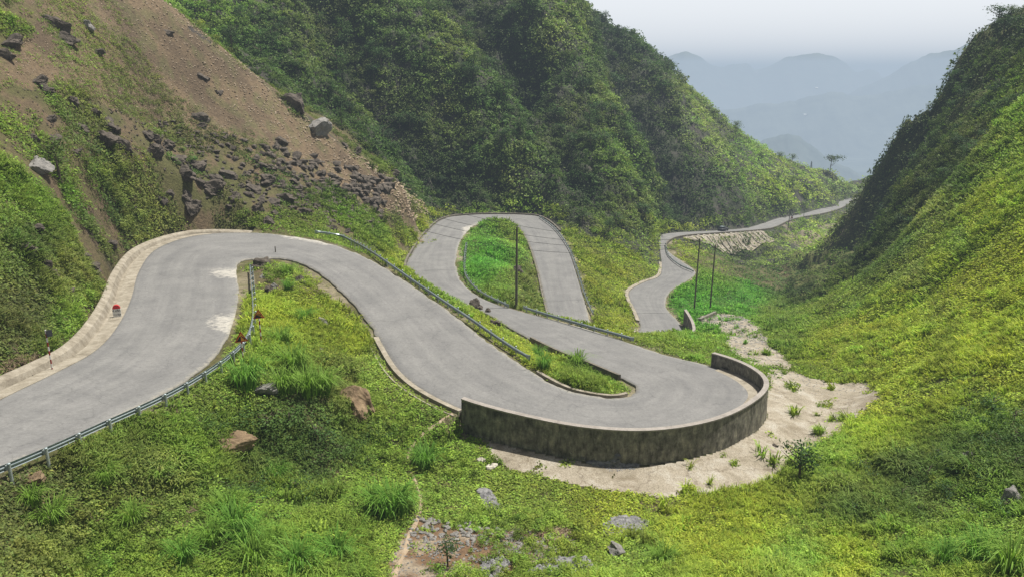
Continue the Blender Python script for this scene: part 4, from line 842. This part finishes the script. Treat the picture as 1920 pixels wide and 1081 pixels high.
# ------------------------------------------------------------------ tall grass clumps, shrubs, trees as individuals
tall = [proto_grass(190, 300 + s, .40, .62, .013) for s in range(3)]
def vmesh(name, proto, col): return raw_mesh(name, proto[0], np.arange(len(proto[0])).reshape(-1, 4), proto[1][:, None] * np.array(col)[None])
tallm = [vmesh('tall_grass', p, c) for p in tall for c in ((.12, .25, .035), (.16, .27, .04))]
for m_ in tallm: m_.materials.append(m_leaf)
tg = [(463,728,1.9,'tall grass clump right behind the front warning sign'),(527,648,1.4,'grass clump just right of the rear warning sign'),(552,700,2.1,'tallest bright grass clump in the middle of the first knoll'),(577,742,2.0,'dark lower grass clump under the tallest one on the knoll'),(603,738,1.7,'arching grass clump next to the brown rock faces'),(532,738,1.6,'short grass clump between the two big ones on the knoll'),
 (538,518,1.3,'small grass tuft near the top of the first knoll'),(573,602,1.1,'dark round tuft left of the flat topped boulder'),(540,545,1.0,'thin tuft halfway up the first knoll'),(800,876,1.7,'dark arching tuft beside the footpath'),(735,965,2.1,'big fresh green grass clump left of the footpath'),(703,955,1.6,'grass clump merging with the big one by the path'),
 (440,1000,1.7,'large grass clump at the lower left'),(395,1020,1.3,'arching grass clump left of the large lower one'),(480,1065,1.8,'grass clump at the bottom border'),(345,1055,1.3,'loose grass clump near the bottom border'),(630,1050,1.5,'grass clump by the bottom border left of the path'),(560,1070,1.6,'low tuft at the bottom between two clumps'),
 (1020,692,1.3,'grass tuft at the end of the sloping guardrail'),(1082,686,1.4,'bushy grass tuft alone on the grassy island'),(1008,668,1.0,'small tuft touching the guardrail end on the island'),(100,985,1.2,'arching tuft below the front guardrail'),(200,905,1.0,'small tuft near the front guardrail posts'),(60,945,1.0,'thin tuft at the left border'),(300,905,1.1,'tuft on the olive slope at the lower left'),
 (520,900,1.2,'tuft above the large lower clumps'),(1890,1075,1.8,'long bladed grass in the lower right corner'),(1830,1050,1.6,'long bladed grass left of the lower right corner'),(1770,1060,1.3,'yellowish grass tuft at the bottom right'),(1240,1060,1.2,'yellow green tuft right of the bottom boulder'),(250,985,1.2,'arching tuft amid the olive weeds'),(425,960,1.3,'upper tuft of the lower left grass clumps'),(465,1025,1.5,'tuft between two big clumps near the bottom border'),(510,1030,1.4,'tuft just right of the big lower clumps'),(760,955,1.4,'tuft touching the footpath at the right of the big green clump')]
for px, py, h, lb in tg:
    o = link('grass_clump', random.choice(tallm), label=lb, cat='grass clump'); o.location = hit(px, py); h *= 1.15 if py < 760 else 1.0; o.scale = (h * random.uniform(.85, 1.1), h * random.uniform(.85, 1.1), h); o.rotation_euler = (0, 0, random.uniform(0, 6.28))
def trunk_mesh(seed, h=1.0, r=.035, limbs=6):
    q = random.Random(seed); bm = bmesh.new(); top = Vector((q.uniform(-.06, .06), q.uniform(-.06, .06), h)); add_tube(bm, [(0, 0, -.15), top * .4 + Vector((q.uniform(-.04, .04), 0, 0)), top * .75, top], [r, r * .8, r * .5, r * .2], 6)
    for k in range(limbs):
        t = q.uniform(.4, .9); a = q.uniform(0, 6.28); b_ = top * t; L = h * q.uniform(.25, .45); e = b_ + Vector((math.cos(a) * L, math.sin(a) * L, L * .7)); add_tube(bm, [b_, b_.lerp(e, .5) + Vector((0, 0, -.02)), e], [r * .45, r * .3, r * .12], 5)
    return bm_mesh('trunk', bm)
def crown(seed, k, lobes, zc, rx, rz, ls, col):
    r = np.random.default_rng(seed); lc = np.stack([r.normal(0, rx * .5, lobes), r.normal(0, rx * .5, lobes), zc + r.uniform(-rz, rz, lobes)], 1); lr = r.uniform(.12, .24, lobes) * 1.2; li = r.integers(0, lobes, k)
    n = unit(r.normal(0, 1, (k, 3)) + np.array([0, 0, .35])); c = lc[li] + n * (lr[li] * r.uniform(.4, 1.1, k))[:, None] * np.array([1.25, 1.25, .75]); n2 = unit(n + r.normal(0, .5, (k, 3)) + np.array([0, 0, .7])); d = unit(np.cross(n2, r.normal(0, 1, (k, 3))))
    ln = ls * r.uniform(.6, 1.4, k); q = leaf_quads(c, n2, d, ln, ln * .55); t = np.repeat((.8 + .4 * r.random(k)) * r.uniform(.75, 1.25, lobes)[li], 4)
    me = raw_mesh('crown', q.reshape(-1, 3), np.arange(k * 4).reshape(-1, 4), t[:, None] * np.array(col)[None]); me.materials.append(m_leaf); return me
TREES = [(trunk_mesh(s), crown(500 + s, 420, 12, .72, .30, .26, .075, c)) for s, c in enumerate([(.050, .095, .028), (.065, .115, .03), (.095, .14, .035), (.045, .080, .03), (.11, .15, .04)])]
SHRUBS = [(trunk_mesh(90 + s, .55, .02, 7), crown(800 + s, 520, 16, .27, .46, .24, .055, c)) for s, c in enumerate([(.055, .11, .028), (.075, .135, .03), (.10, .17, .035), (.05, .10, .03)])]
for t, c in TREES + SHRUBS: t.materials.append(m_bark)
CONI = []
for s in range(2):
    r = np.random.default_rng(700 + s); k = 420; z = r.uniform(.12, 1.0, k) ** .9; rad = (1.02 - z) * .26 * r.uniform(.3, 1, k); a = r.uniform(0, 6.28, k); c = np.stack([np.cos(a) * rad, np.sin(a) * rad, z - rad * .3], 1); d = unit(np.stack([np.cos(a), np.sin(a), -.35 + 0 * a], 1)); n2 = unit(np.cross(d, np.stack([-np.sin(a), np.cos(a), 0 * a], 1)) * -1 + r.normal(0, .2, (k, 3)))
    q = leaf_quads(c, n2, d, np.full(k, .09), np.full(k, .04)); me = raw_mesh('crown', q.reshape(-1, 3), np.arange(k * 4).reshape(-1, 4), np.tile([.035, .07, .03], (k * 4, 1))); me.materials.append(m_leaf); tm = trunk_mesh(30 + s, 1, .02, 2); tm.materials.append(m_bark); CONI.append((tm, me))
def tree(pos, h, pair, label, group=None, name='tree', cat='tree', wide=1.0):
    if name == 'shrub': pos = Vector(pos) - Vector((0, 0, .17 * h))
    o = empty(name, tuple(pos), label=label, cat=cat, group=group); o.scale = (h * wide, h * wide, h); o.rotation_euler = (0, 0, random.uniform(0, 6.28))
    link('trunk', pair[0], None, o); link('crown', pair[1], None, o); return o
tree(hit(115, 345), 4.2, TREES[2], 'slender young tree standing on the green left slope'); tree(hit(840, 1062), 1.5, TREES[0], 'small dark sapling on the stony ground by the footpath')
tree(hit(700, 815), 2.0, SHRUBS[1], 'dark leafy shrub below the ochre rock face', wide=1.2, name='shrub', cat='shrub'); tree(hit(1498, 900), 2.9, TREES[0], 'dark spindly shrub at the corner of the apron', wide=1.0, name='shrub', cat='shrub')
tree(hit(1560, 915), 1.9, SHRUBS[1], 'broad shrub right of the spindly one by the apron', wide=1.3, name='shrub', cat='shrub')
for k, (px, py, h) in enumerate([(1700,860,2.0),(1740,900,2.2),(1800,870,2.4),(1780,930,2.0),(1870,840,2.6),(1910,830,2.8),(1840,830,2.4),(1600,960,1.7),(1660,970,1.6),(1540,960,1.6),(1720,960,1.8),(1620,880,2.0),(1860,770,3.0),(1900,800,3.2),(1820,790,2.2),(1760,860,2.0),(1850,900,2.4),(1900,880,2.6),(1690,930,1.8),(1640,900,1.8),(1880,960,2.2)]):
    tree(hit(px, py), h * .85, SHRUBS[k % 4], 'dense dark green shrub on the lower right slope', 'dense shrubs on the lower right slope', 'shrub', 'shrub', 1.2)
for px, py, h in [(450,790,2.2),(500,800,2.6),(540,800,2.4),(590,820,2.2),(380,800,1.8),(520,850,2.0),(600,870,1.8),(640,850,2),(430,920,1.8),(480,920,1.8),(690,870,1.6),(560,920,1.8),(300,880,1.5)]:  # shrubs added to darken the slope where shade lies under the knoll
    tree(hit(px, py), h, SHRUBS[random.choice((0, 1, 1, 2))], 'leafy dark shrub added to darken the slope below the first knoll', 'shrubs on the slope below the first knoll', 'shrub', 'shrub', 1.35)
for px, py, h in [(1436,268,5),(1447,276,4),(1462,286,6),(1470,289,5),(1476,292,6),(1484,296,6),(1492,300,5),(1505,306,5),(1520,318,4.5),(1412,252,5),(1400,240,5)]:
    tree(hit(px, py + 3), h, CONI[px % 2], 'dark slim conifer on the far ridge above the road', 'conifers on the far ridge', 'conifer', 'tree', 1.0)
fl_ = crown(560, 300, 9, .85, .62, .08, .09, (.07, .10, .04)); ft = trunk_mesh(77, .9, .025, 9); ft.materials.append(m_bark)
tree(hit(1556, 326), 9, (ft, fl_), 'flat topped feathery tree standing alone on the far skyline')
# trees and big bushes one can tell apart on the mountain and the right-hand crag
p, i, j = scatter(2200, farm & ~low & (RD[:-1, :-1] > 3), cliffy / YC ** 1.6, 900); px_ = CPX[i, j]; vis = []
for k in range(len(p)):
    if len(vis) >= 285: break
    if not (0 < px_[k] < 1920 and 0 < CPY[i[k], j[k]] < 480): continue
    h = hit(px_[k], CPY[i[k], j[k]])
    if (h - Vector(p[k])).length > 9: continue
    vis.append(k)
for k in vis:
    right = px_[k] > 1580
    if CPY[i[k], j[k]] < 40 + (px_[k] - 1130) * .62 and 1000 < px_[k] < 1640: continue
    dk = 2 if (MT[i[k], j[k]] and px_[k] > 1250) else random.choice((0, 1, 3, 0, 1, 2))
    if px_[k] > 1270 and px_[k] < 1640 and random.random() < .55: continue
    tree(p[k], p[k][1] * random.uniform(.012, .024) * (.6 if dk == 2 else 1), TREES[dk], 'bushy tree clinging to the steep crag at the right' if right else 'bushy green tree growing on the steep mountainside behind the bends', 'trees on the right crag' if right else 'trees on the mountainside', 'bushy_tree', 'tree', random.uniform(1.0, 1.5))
# ------------------------------------------------------------------ footpath, bare patch, dry stems
def drape_path(name, pts, w, m, label, kind='structure', lift=.10):
    c = [Vector(p) for p in spline([tuple(hit(a, b_)) for a, b_ in pts], 10)]; c = resample(c, .25); bm = bmesh.new(); rows = []
    for k, p in enumerate(c):
        d = c[min(k + 1, len(c) - 1)] - c[max(k - 1, 0)]; s = d.cross(Vector((0, 0, 1))).normalized(); wk = w * (1 + .35 * float(vnoise(k * .23, 3.1, 5)) + .2 * random.uniform(-1, 1)); row = []
        for t in (-1, -.5, 0, .5, 1):
            q = p + s * wk * t; q.z = float(ground_z(q.x, q.y)) + lift - .14 * abs(t); row.append(bm.verts.new(q))
        rows.append(row)
    for a, b_ in zip(rows[:-1], rows[1:]):
        for k in range(4): bm.faces.new((a[k], a[k + 1], b_[k + 1], b_[k]))
    return link(name, bm_mesh(name, bm, True), m, kind=kind, label=label)
drape_path('footpath', PATH, .21, m_soil, 'narrow trodden footpath running down through the weeds', lift=.09)
bp = face(region([(402,842),(440,838),(492,838),(480,858),(450,868),(410,862)], 30, 60, .15)); link('bare_patch', grid_mesh('bare_patch', COS, bp, lift=.14), m_apron, kind='structure', label='small bare patch of pale ground under the brown bank')
br = face(region([(935,994),(1000,988),(1060,990),(1065,1002),(1000,1012),(930,1008)], 25, 60, .2))
bm = bmesh.new()
for px, py in [(20,690),(35,685),(50,690),(60,680),(75,688),(40,700),(10,700),(55,700)]:
    b0 = hit(px, py)
    for k in range(45):
        a = random.uniform(0, 6.28); e = b0 + Vector((math.cos(a) * random.uniform(.2, .8), math.sin(a) * random.uniform(.2, .8), random.uniform(.1, .7))); s_ = b0 + Vector((random.uniform(-.4, .4), random.uniform(-.4, .4), 0)); add_tube(bm, [s_, s_.lerp(e, .5) + Vector((0, 0, .12)), e], [.012, .01, .004], 3)
link('dry_brush', bm_mesh('brush', bm), m_dry, kind='stuff', label='heap of dead brown brushwood by the drain at the left border')
bm = bmesh.new()
for px, py, n_ in [(175,975,14),(283,960,14),(370,960,14),(300,1000,8),(365,870,8),(90,940,8),(1000,1000,160),(960,1000,120),(1040,996,120)]:
    b0 = hit(px, py); wide = .9 if n_ > 50 else .15
    for k in range(n_):
        s_ = b0 + Vector((random.uniform(-wide, wide), random.uniform(-wide, wide) * .5, 0)); s_.z = float(ground_z(s_.x, s_.y)) + .1; e = s_ + Vector((random.uniform(-.35, .35), random.uniform(-.5, .1), random.uniform(.15, .7) if wide < .5 else random.uniform(.02, .12))); add_tube(bm, [s_, e], [.018, .007], 3)
link('dry_stems', bm_mesh('stems', bm), m_dry, kind='stuff', label='dry brown stalks lying among the weeds')

# ------------------------------------------------------------------ vehicle and rider on the far road
def on_road(px, py):
    b0 = hit(px, py); return b0
c0 = hit(1353, 434); cdir = Vector((1, .25, -.05)).normalized()
k = int(np.argmin(((LEd[:, :2] - np.array(c0[:2])) ** 2).sum(1))); cpos = Vector(LEd[k] * .72 + REd[k] * .28) + Vector((0, 0, .06)); dirv = Vector(LEd[min(k + 6, len(LEd) - 1)] - LEd[k - 6])
car = empty('parked_car', tuple(cpos), label='dark car on the far road beneath the shaded cliff', cat='car'); car.rotation_euler = (0, 0, math.atan2(dirv.y, dirv.x))
def loft(bm, secs):
    rows = [[bm.verts.new((x, y, z)) for (y, z) in pr] for x, pr in secs]; m = len(rows[0])
    for a, b_ in zip(rows[:-1], rows[1:]):
        for q in range(m): bm.faces.new((a[q], a[(q + 1) % m], b_[(q + 1) % m], b_[q]))
    bm.faces.new(rows[0][::-1]); bm.faces.new(rows[-1])
def sec(w, z0, z1, r=.12): return [(-w, z0 + r), (-w, z1 - r), (-w + r, z1), (w - r, z1), (w, z1 - r), (w, z0 + r), (w - r, z0), (-w + r, z0)]
bm = bmesh.new(); loft(bm, [(-2.0, sec(.72, .35, .85)), (-1.85, sec(.82, .25, .95)), (-1.0, sec(.85, .22, 1.0)), (.7, sec(.85, .22, .98)), (1.6, sec(.82, .24, .86)), (1.95, sec(.7, .3, .7))]); body = link('body', bm_mesh('carbody', bm, True), m_dark, car)
bm = bmesh.new(); loft(bm, [(-1.75, sec(.62, .9, 1.05, .05)), (-1.35, sec(.66, .92, 1.42, .1)), (.1, sec(.66, .92, 1.46, .1)), (.95, sec(.62, .9, 1.02, .05))]); link('cabin_glass', bm_mesh('cabin', bm, True), m_glass, car)
bm = bmesh.new(); add_box(bm, (-.6, 0, 1.475), (1.3, 1.1, .04)); link('roof', bm_mesh('carroof', bm), m_steel, car)
for x in (-1.25, 1.25):
    for y in (-.8, .8):
        bm = bmesh.new(); add_tube(bm, [(x, y - .1, .31), (x, y + .1, .31)], .31, 16); link('wheel', bm_mesh('wheel', bm), m_black, car)
for y in (-.55, .55):
    bm = bmesh.new(); add_box(bm, (1.9, y, .62), (.12, .25, .14)); link('headlight', bm_mesh('hl', bm), m_white, car)
k = int(np.argmin(((REd[:, :2] - np.array(hit(1486, 413)[:2])) ** 2).sum(1))); mpos = Vector(REd[k] * .8 + LEd[k] * .2) + Vector((0, 0, .05)); dirv = -Vector(LEd[min(k + 6, len(LEd) - 1)] - LEd[k - 6])
mc = empty('motorcycle', tuple(mpos), label='dark motorcycle being ridden up the far valley road', cat='motorcycle'); mc.rotation_euler = (0, 0, math.atan2(dirv.y, dirv.x))
for x in (-.62, .62):
    bm = bmesh.new(); bmesh.ops.create_cone(bm, segments=20, radius1=.3, radius2=.3, depth=.1, cap_ends=True, matrix=Matrix.Translation((x, 0, .3)) @ Matrix.Rotation(R(90), 4, 'X')); link('wheel', bm_mesh('mw', bm), m_black, mc)
bm = bmesh.new(); add_tube(bm, [(-.6, 0, .35), (-.35, 0, .62), (.1, 0, .5), (.42, 0, .85), (.62, 0, .32)], [.06, .13, .14, .07, .04], 8); link('frame', bm_mesh('mf', bm, True), m_mred, mc)
bm = bmesh.new(); add_tube(bm, [(-.6, 0, .76), (-.3, 0, .78), (.05, 0, .76)], [.09, .14, .1], 8); link('seat', bm_mesh('ms', bm, True), m_black, mc)
bm = bmesh.new(); add_tube(bm, [(.38, -.34, 1.0), (.46, 0, .95), (.38, .34, 1.0)], .02, 6); link('handlebar', bm_mesh('mh', bm), m_steel, mc)
# rider: one continuous skinned figure
ri = empty('person', tuple(mpos), label='rider in dark clothes with a pale helmet on the motorcycle', cat='person'); ri.rotation_euler = mc.rotation_euler
J = {'pel': (-.22, 0, .88, .15), 'spi': (-.2, 0, 1.1, .14), 'che': (-.13, 0, 1.32, .17), 'nec': (-.09, 0, 1.48, .06), 'hea': (-.06, 0, 1.6, .10), 'top': (-.05, 0, 1.70, .08)}
for s, y in (('l', 1), ('r', -1)):
    J.update({s + 'sh': (-.12, .17 * y, 1.38, .07), s + 'el': (.08, .27 * y, 1.15, .05), s + 'wr': (.30, .30 * y, 1.04, .033), s + 'ha': (.38, .30 * y, 1.02, .03), s + 'hi': (-.2, .10 * y, .84, .11), s + 'kn': (.22, .17 * y, .80, .075), s + 'an': (.1, .17 * y, .40, .05), s + 'to': (.26, .18 * y, .34, .04)})
E = [('pel', 'spi'), ('spi', 'che'), ('che', 'nec'), ('nec', 'hea'), ('hea', 'top')]
for s in 'lr': E += [('che', s + 'sh'), (s + 'sh', s + 'el'), (s + 'el', s + 'wr'), (s + 'wr', s + 'ha'), ('pel', s + 'hi'), (s + 'hi', s + 'kn'), (s + 'kn', s + 'an'), (s + 'an', s + 'to')]
names = list(J); me = bpy.data.meshes.new('body'); me.from_pydata([J[n][:3] for n in names], [(names.index(a), names.index(b_)) for a, b_ in E], []); bo = bpy.data.objects.new('body_src', me); COL.objects.link(bo)
md = bo.modifiers.new('Skin', 'SKIN'); 
for v, n in zip(me.skin_vertices[0].data, names): v.radius = (J[n][3], J[n][3]); v.use_root = (n == 'pel')
sb = bo.modifiers.new('Sub', 'SUBSURF'); sb.levels = 2
dg = bpy.context.evaluated_depsgraph_get(); bme = bpy.data.meshes.new_from_object(bo.evaluated_get(dg)); bpy.data.objects.remove(bo); bme.materials.clear(); link('body', bme, m_dark, ri)
bm = bmesh.new(); bmesh.ops.create_uvsphere(bm, u_segments=16, v_segments=10, radius=.155, matrix=Matrix.Translation((-.055, 0, 1.66))); bmesh.ops.delete(bm, geom=[v for v in bm.verts if v.co.z < 1.60 and v.co.x > .0], context='VERTS'); link('helmet', bm_mesh('helmet', bm, True), m_white, ri)

# ------------------------------------------------------------------ far mountains
m_far, nt, b = mat('far_forest_hazed'); v = world_pos(nt)
nt.links.new(ramp(nt, noise(nt, .008, 8, .7, v), [(.35, (.05, .075, .07)), (.65, (.11, .135, .115))]), b.inputs['Base Color'])  # forest colour paled and blued with painted haze
def far_range(crest, Y, depth, name, label, seed, base=-380, rough=14):
    """crest: survey pixels of the skyline; a long hill at forward distance Y falling towards the viewer and away behind"""
    cx, cy = np.array([c[0] for c in crest], float), np.array([c[1] for c in crest], float); n = 420; px = np.linspace(cx[0], cx[-1], n); py = np.interp(px, cx, cy); py = py + 2.6 * fbm(px / 26, px * 0 + seed, seed, 4) + 1.0 * fbm(px / 6, px * 0 + seed, seed + 1, 2); py = np.convolve(np.pad(py, 1, mode='edge'), np.ones(3) / 3, 'valid')
    top = np.array([P(a, b_, Y) for a, b_ in zip(px, py)]); rows = []; R_ = np.concatenate([np.linspace(-1, 0, 70), np.linspace(.03, .8, 16)])
    for t in R_:
        y = Y + t * depth; x = top[:, 0] * (1 + t * depth / Y * .3); z = top[:, 2] + (base - top[:, 2]) * np.abs(t) ** .85; k = min(1, abs(t) * 6); z = z + k * rough * (ridged(x / (rough * 9), np.full(n, y) / (rough * 12) + x / (rough * 40), seed, 4)) + rough * .22 * fbm(x / (rough * 1.1), np.full(n, y) / rough, seed + 3, 4)
        rows.append(np.stack([x, np.full(n, y), z], 1))
    link(name, grid_mesh(name, np.array(rows)), m_far, kind='structure', label=label)
far_range([(700,240),(1100,180),(1200,130),(1240,112),(1262,104),(1290,97),(1312,106),(1330,120),(1352,127),(1380,122),(1402,119),(1416,133),(1440,124),(1470,109),(1500,103),(1530,101),(1560,104),(1585,118),(1605,135),(1625,131),(1645,134),(1655,146),(1690,135),(1800,150),(2300,200)], 7000, 2800, 'distant_mountain', 'hazy blue mountains forming the skyline', 11, -1300, 55)
far_range([(1500,240),(1600,170),(1655,147),(1675,138),(1700,122),(1725,108),(1745,101),(1790,92),(1830,74),(1880,48),(1960,20),(2300,-20)], 5600, 2000, 'distant_mountain', 'hazy blue mountain rising behind the right crag', 12, -1150, 48)
far_range([(900,330),(1200,240),(1300,215),(1360,205),(1420,196),(1480,192),(1530,178),(1560,172),(1600,180),(1640,178),(1700,165),(1800,150),(2200,90)], 4400, 1800, 'distant_mountain', 'broad hazy slope in the middle distance', 13, -1050, 44)
far_range([(1200,340),(1380,285),(1432,262),(1455,255),(1478,252),(1500,254),(1520,272),(1545,292),(1580,312),(1640,335),(1900,380)], 2600, 1100, 'distant_hill', 'small rounded blue hill beyond the near ridge', 14, -800, 20)
bm = bmesh.new()
bmesh.ops.create_grid(bm, x_segments=2, y_segments=2, size=12000); link('valley_floor', bm_mesh('valley_floor', bm), m_far, kind='structure', loc=(0, 12000 + 400, -420), label='hazy valley floor stretching to the horizon')
for px, py, lb in [(1509, 216, 'tiny white house high on the hazy slope'), (1531, 166, 'tiny pale house just under the hazy crest')]:
    Y = 3900 if py > 200 else 4300; p0 = Vector(P(px, py, Y)); hs_ = empty('house', tuple(p0), label=lb, cat='house')
    bm = bmesh.new(); add_box(bm, (0, 0, 0), (12, 8, 6)); link('wall', bm_mesh('hw', bm), m_white, hs_)
    bm = bmesh.new(); f = [bm.verts.new(q) for q in ((-7, -5, 3), (7, -5, 3), (7, 5, 3), (-7, 5, 3), (-7, 0, 6), (7, 0, 6))]
    for q in ((0, 1, 5, 4), (3, 2, 5, 4), (0, 3, 4), (1, 2, 5), (0, 1, 2, 3)): bm.faces.new([f[a] for a in q])
    link('roof', bm_mesh('hr', bm), m_white, hs_)
# hazy air: homogeneous volume up to a haze ceiling, its emission replacing scattered light
m_air = bpy.data.materials.new('hazy_air'); m_air.use_nodes = True; nt = m_air.node_tree; nt.nodes.remove(nt.nodes['Principled BSDF']); out = nt.nodes['Material Output']
HD = .00036
ab = N(nt, 'ShaderNodeVolumeAbsorption'); ab.inputs['Color'].default_value = (0, 0, 0, 1); ab.inputs['Density'].default_value = HD
em = N(nt, 'ShaderNodeEmission'); em.inputs['Color'].default_value = (.43, .52, .62, 1); em.inputs['Strength'].default_value = HD * 1.0
ad = N(nt, 'ShaderNodeAddShader'); nt.links.new(ab.outputs[0], ad.inputs[0]); nt.links.new(em.outputs[0], ad.inputs[1]); nt.links.new(ad.outputs[0], out.inputs['Volume'])
bm = bmesh.new(); add_box(bm, (0, 12000, -265), (30000, 24600, 680)); link('sky', bm_mesh('sky', bm), m_air, kind='structure', label='pale hazy air over the valley')
# ------------------------------------------------------------------ sky, sun, air
SUN_EL, SUN_AZ = R(69), R(62)      # azimuth clockwise from +Y (ahead) towards +X (right)
wd = bpy.data.worlds.new('World'); scene.world = wd; wd.use_nodes = True; nt = wd.node_tree
bg = nt.nodes['Background']; sky = nt.nodes.new('ShaderNodeTexSky'); sky.sky_type = 'NISHITA'; sky.sun_disc = False
sky.sun_elevation = SUN_EL; sky.sun_rotation = SUN_AZ; sky.air_density = 1.0; sky.dust_density = 4.0; sky.ozone_density = 1.0
hz = nt.nodes.new('ShaderNodeHueSaturation'); hz.inputs['Saturation'].default_value = .45; nt.links.new(sky.outputs[0], hz.inputs['Color']); nt.links.new(hz.outputs[0], bg.inputs[0]); bg.inputs[1].default_value = .07
bg2 = nt.nodes.new('ShaderNodeBackground'); bg2.inputs[0].default_value = (.98, 1.0, 1.04, 1)
tc = nt.nodes.new('ShaderNodeTexCoord'); sz = nt.nodes.new('ShaderNodeSeparateXYZ'); nt.links.new(tc.outputs['Generated'], sz.inputs[0])
mr = nt.nodes.new('ShaderNodeMapRange'); mr.interpolation_type = 'SMOOTHSTEP'; nt.links.new(sz.outputs[2], mr.inputs[0]); mr.inputs[1].default_value = 0; mr.inputs[2].default_value = .45; mr.inputs[3].default_value = .84; mr.inputs[4].default_value = .0
nt.links.new(mr.outputs[0], bg2.inputs[1]); ads = nt.nodes.new('ShaderNodeAddShader'); nt.links.new(bg.outputs[0], ads.inputs[0]); nt.links.new(bg2.outputs[0], ads.inputs[1]); nt.links.new(ads.outputs[0], nt.nodes['World Output'].inputs[0])
sl = bpy.data.lights.new('sun', 'SUN'); sl.energy = 7.0; sl.angle = R(.6); sl.color = (1, .96, .88)
so = bpy.data.objects.new('sun', sl); COL.objects.link(so)
dsun = Vector((math.sin(SUN_AZ) * math.cos(SUN_EL), math.cos(SUN_AZ) * math.cos(SUN_EL), math.sin(SUN_EL)))
so.rotation_euler = dsun.to_track_quat('Z', 'Y').to_euler(); so.location = dsun * 300
scene.view_settings.view_transform = 'Standard'; scene.view_settings.look = 'None'; scene.view_settings.exposure = 0
scene.cycles.use_denoising = True; scene.cycles.max_bounces = 5; scene.cycles.diffuse_bounces = 3; scene.cycles.transparent_max_bounces = 6
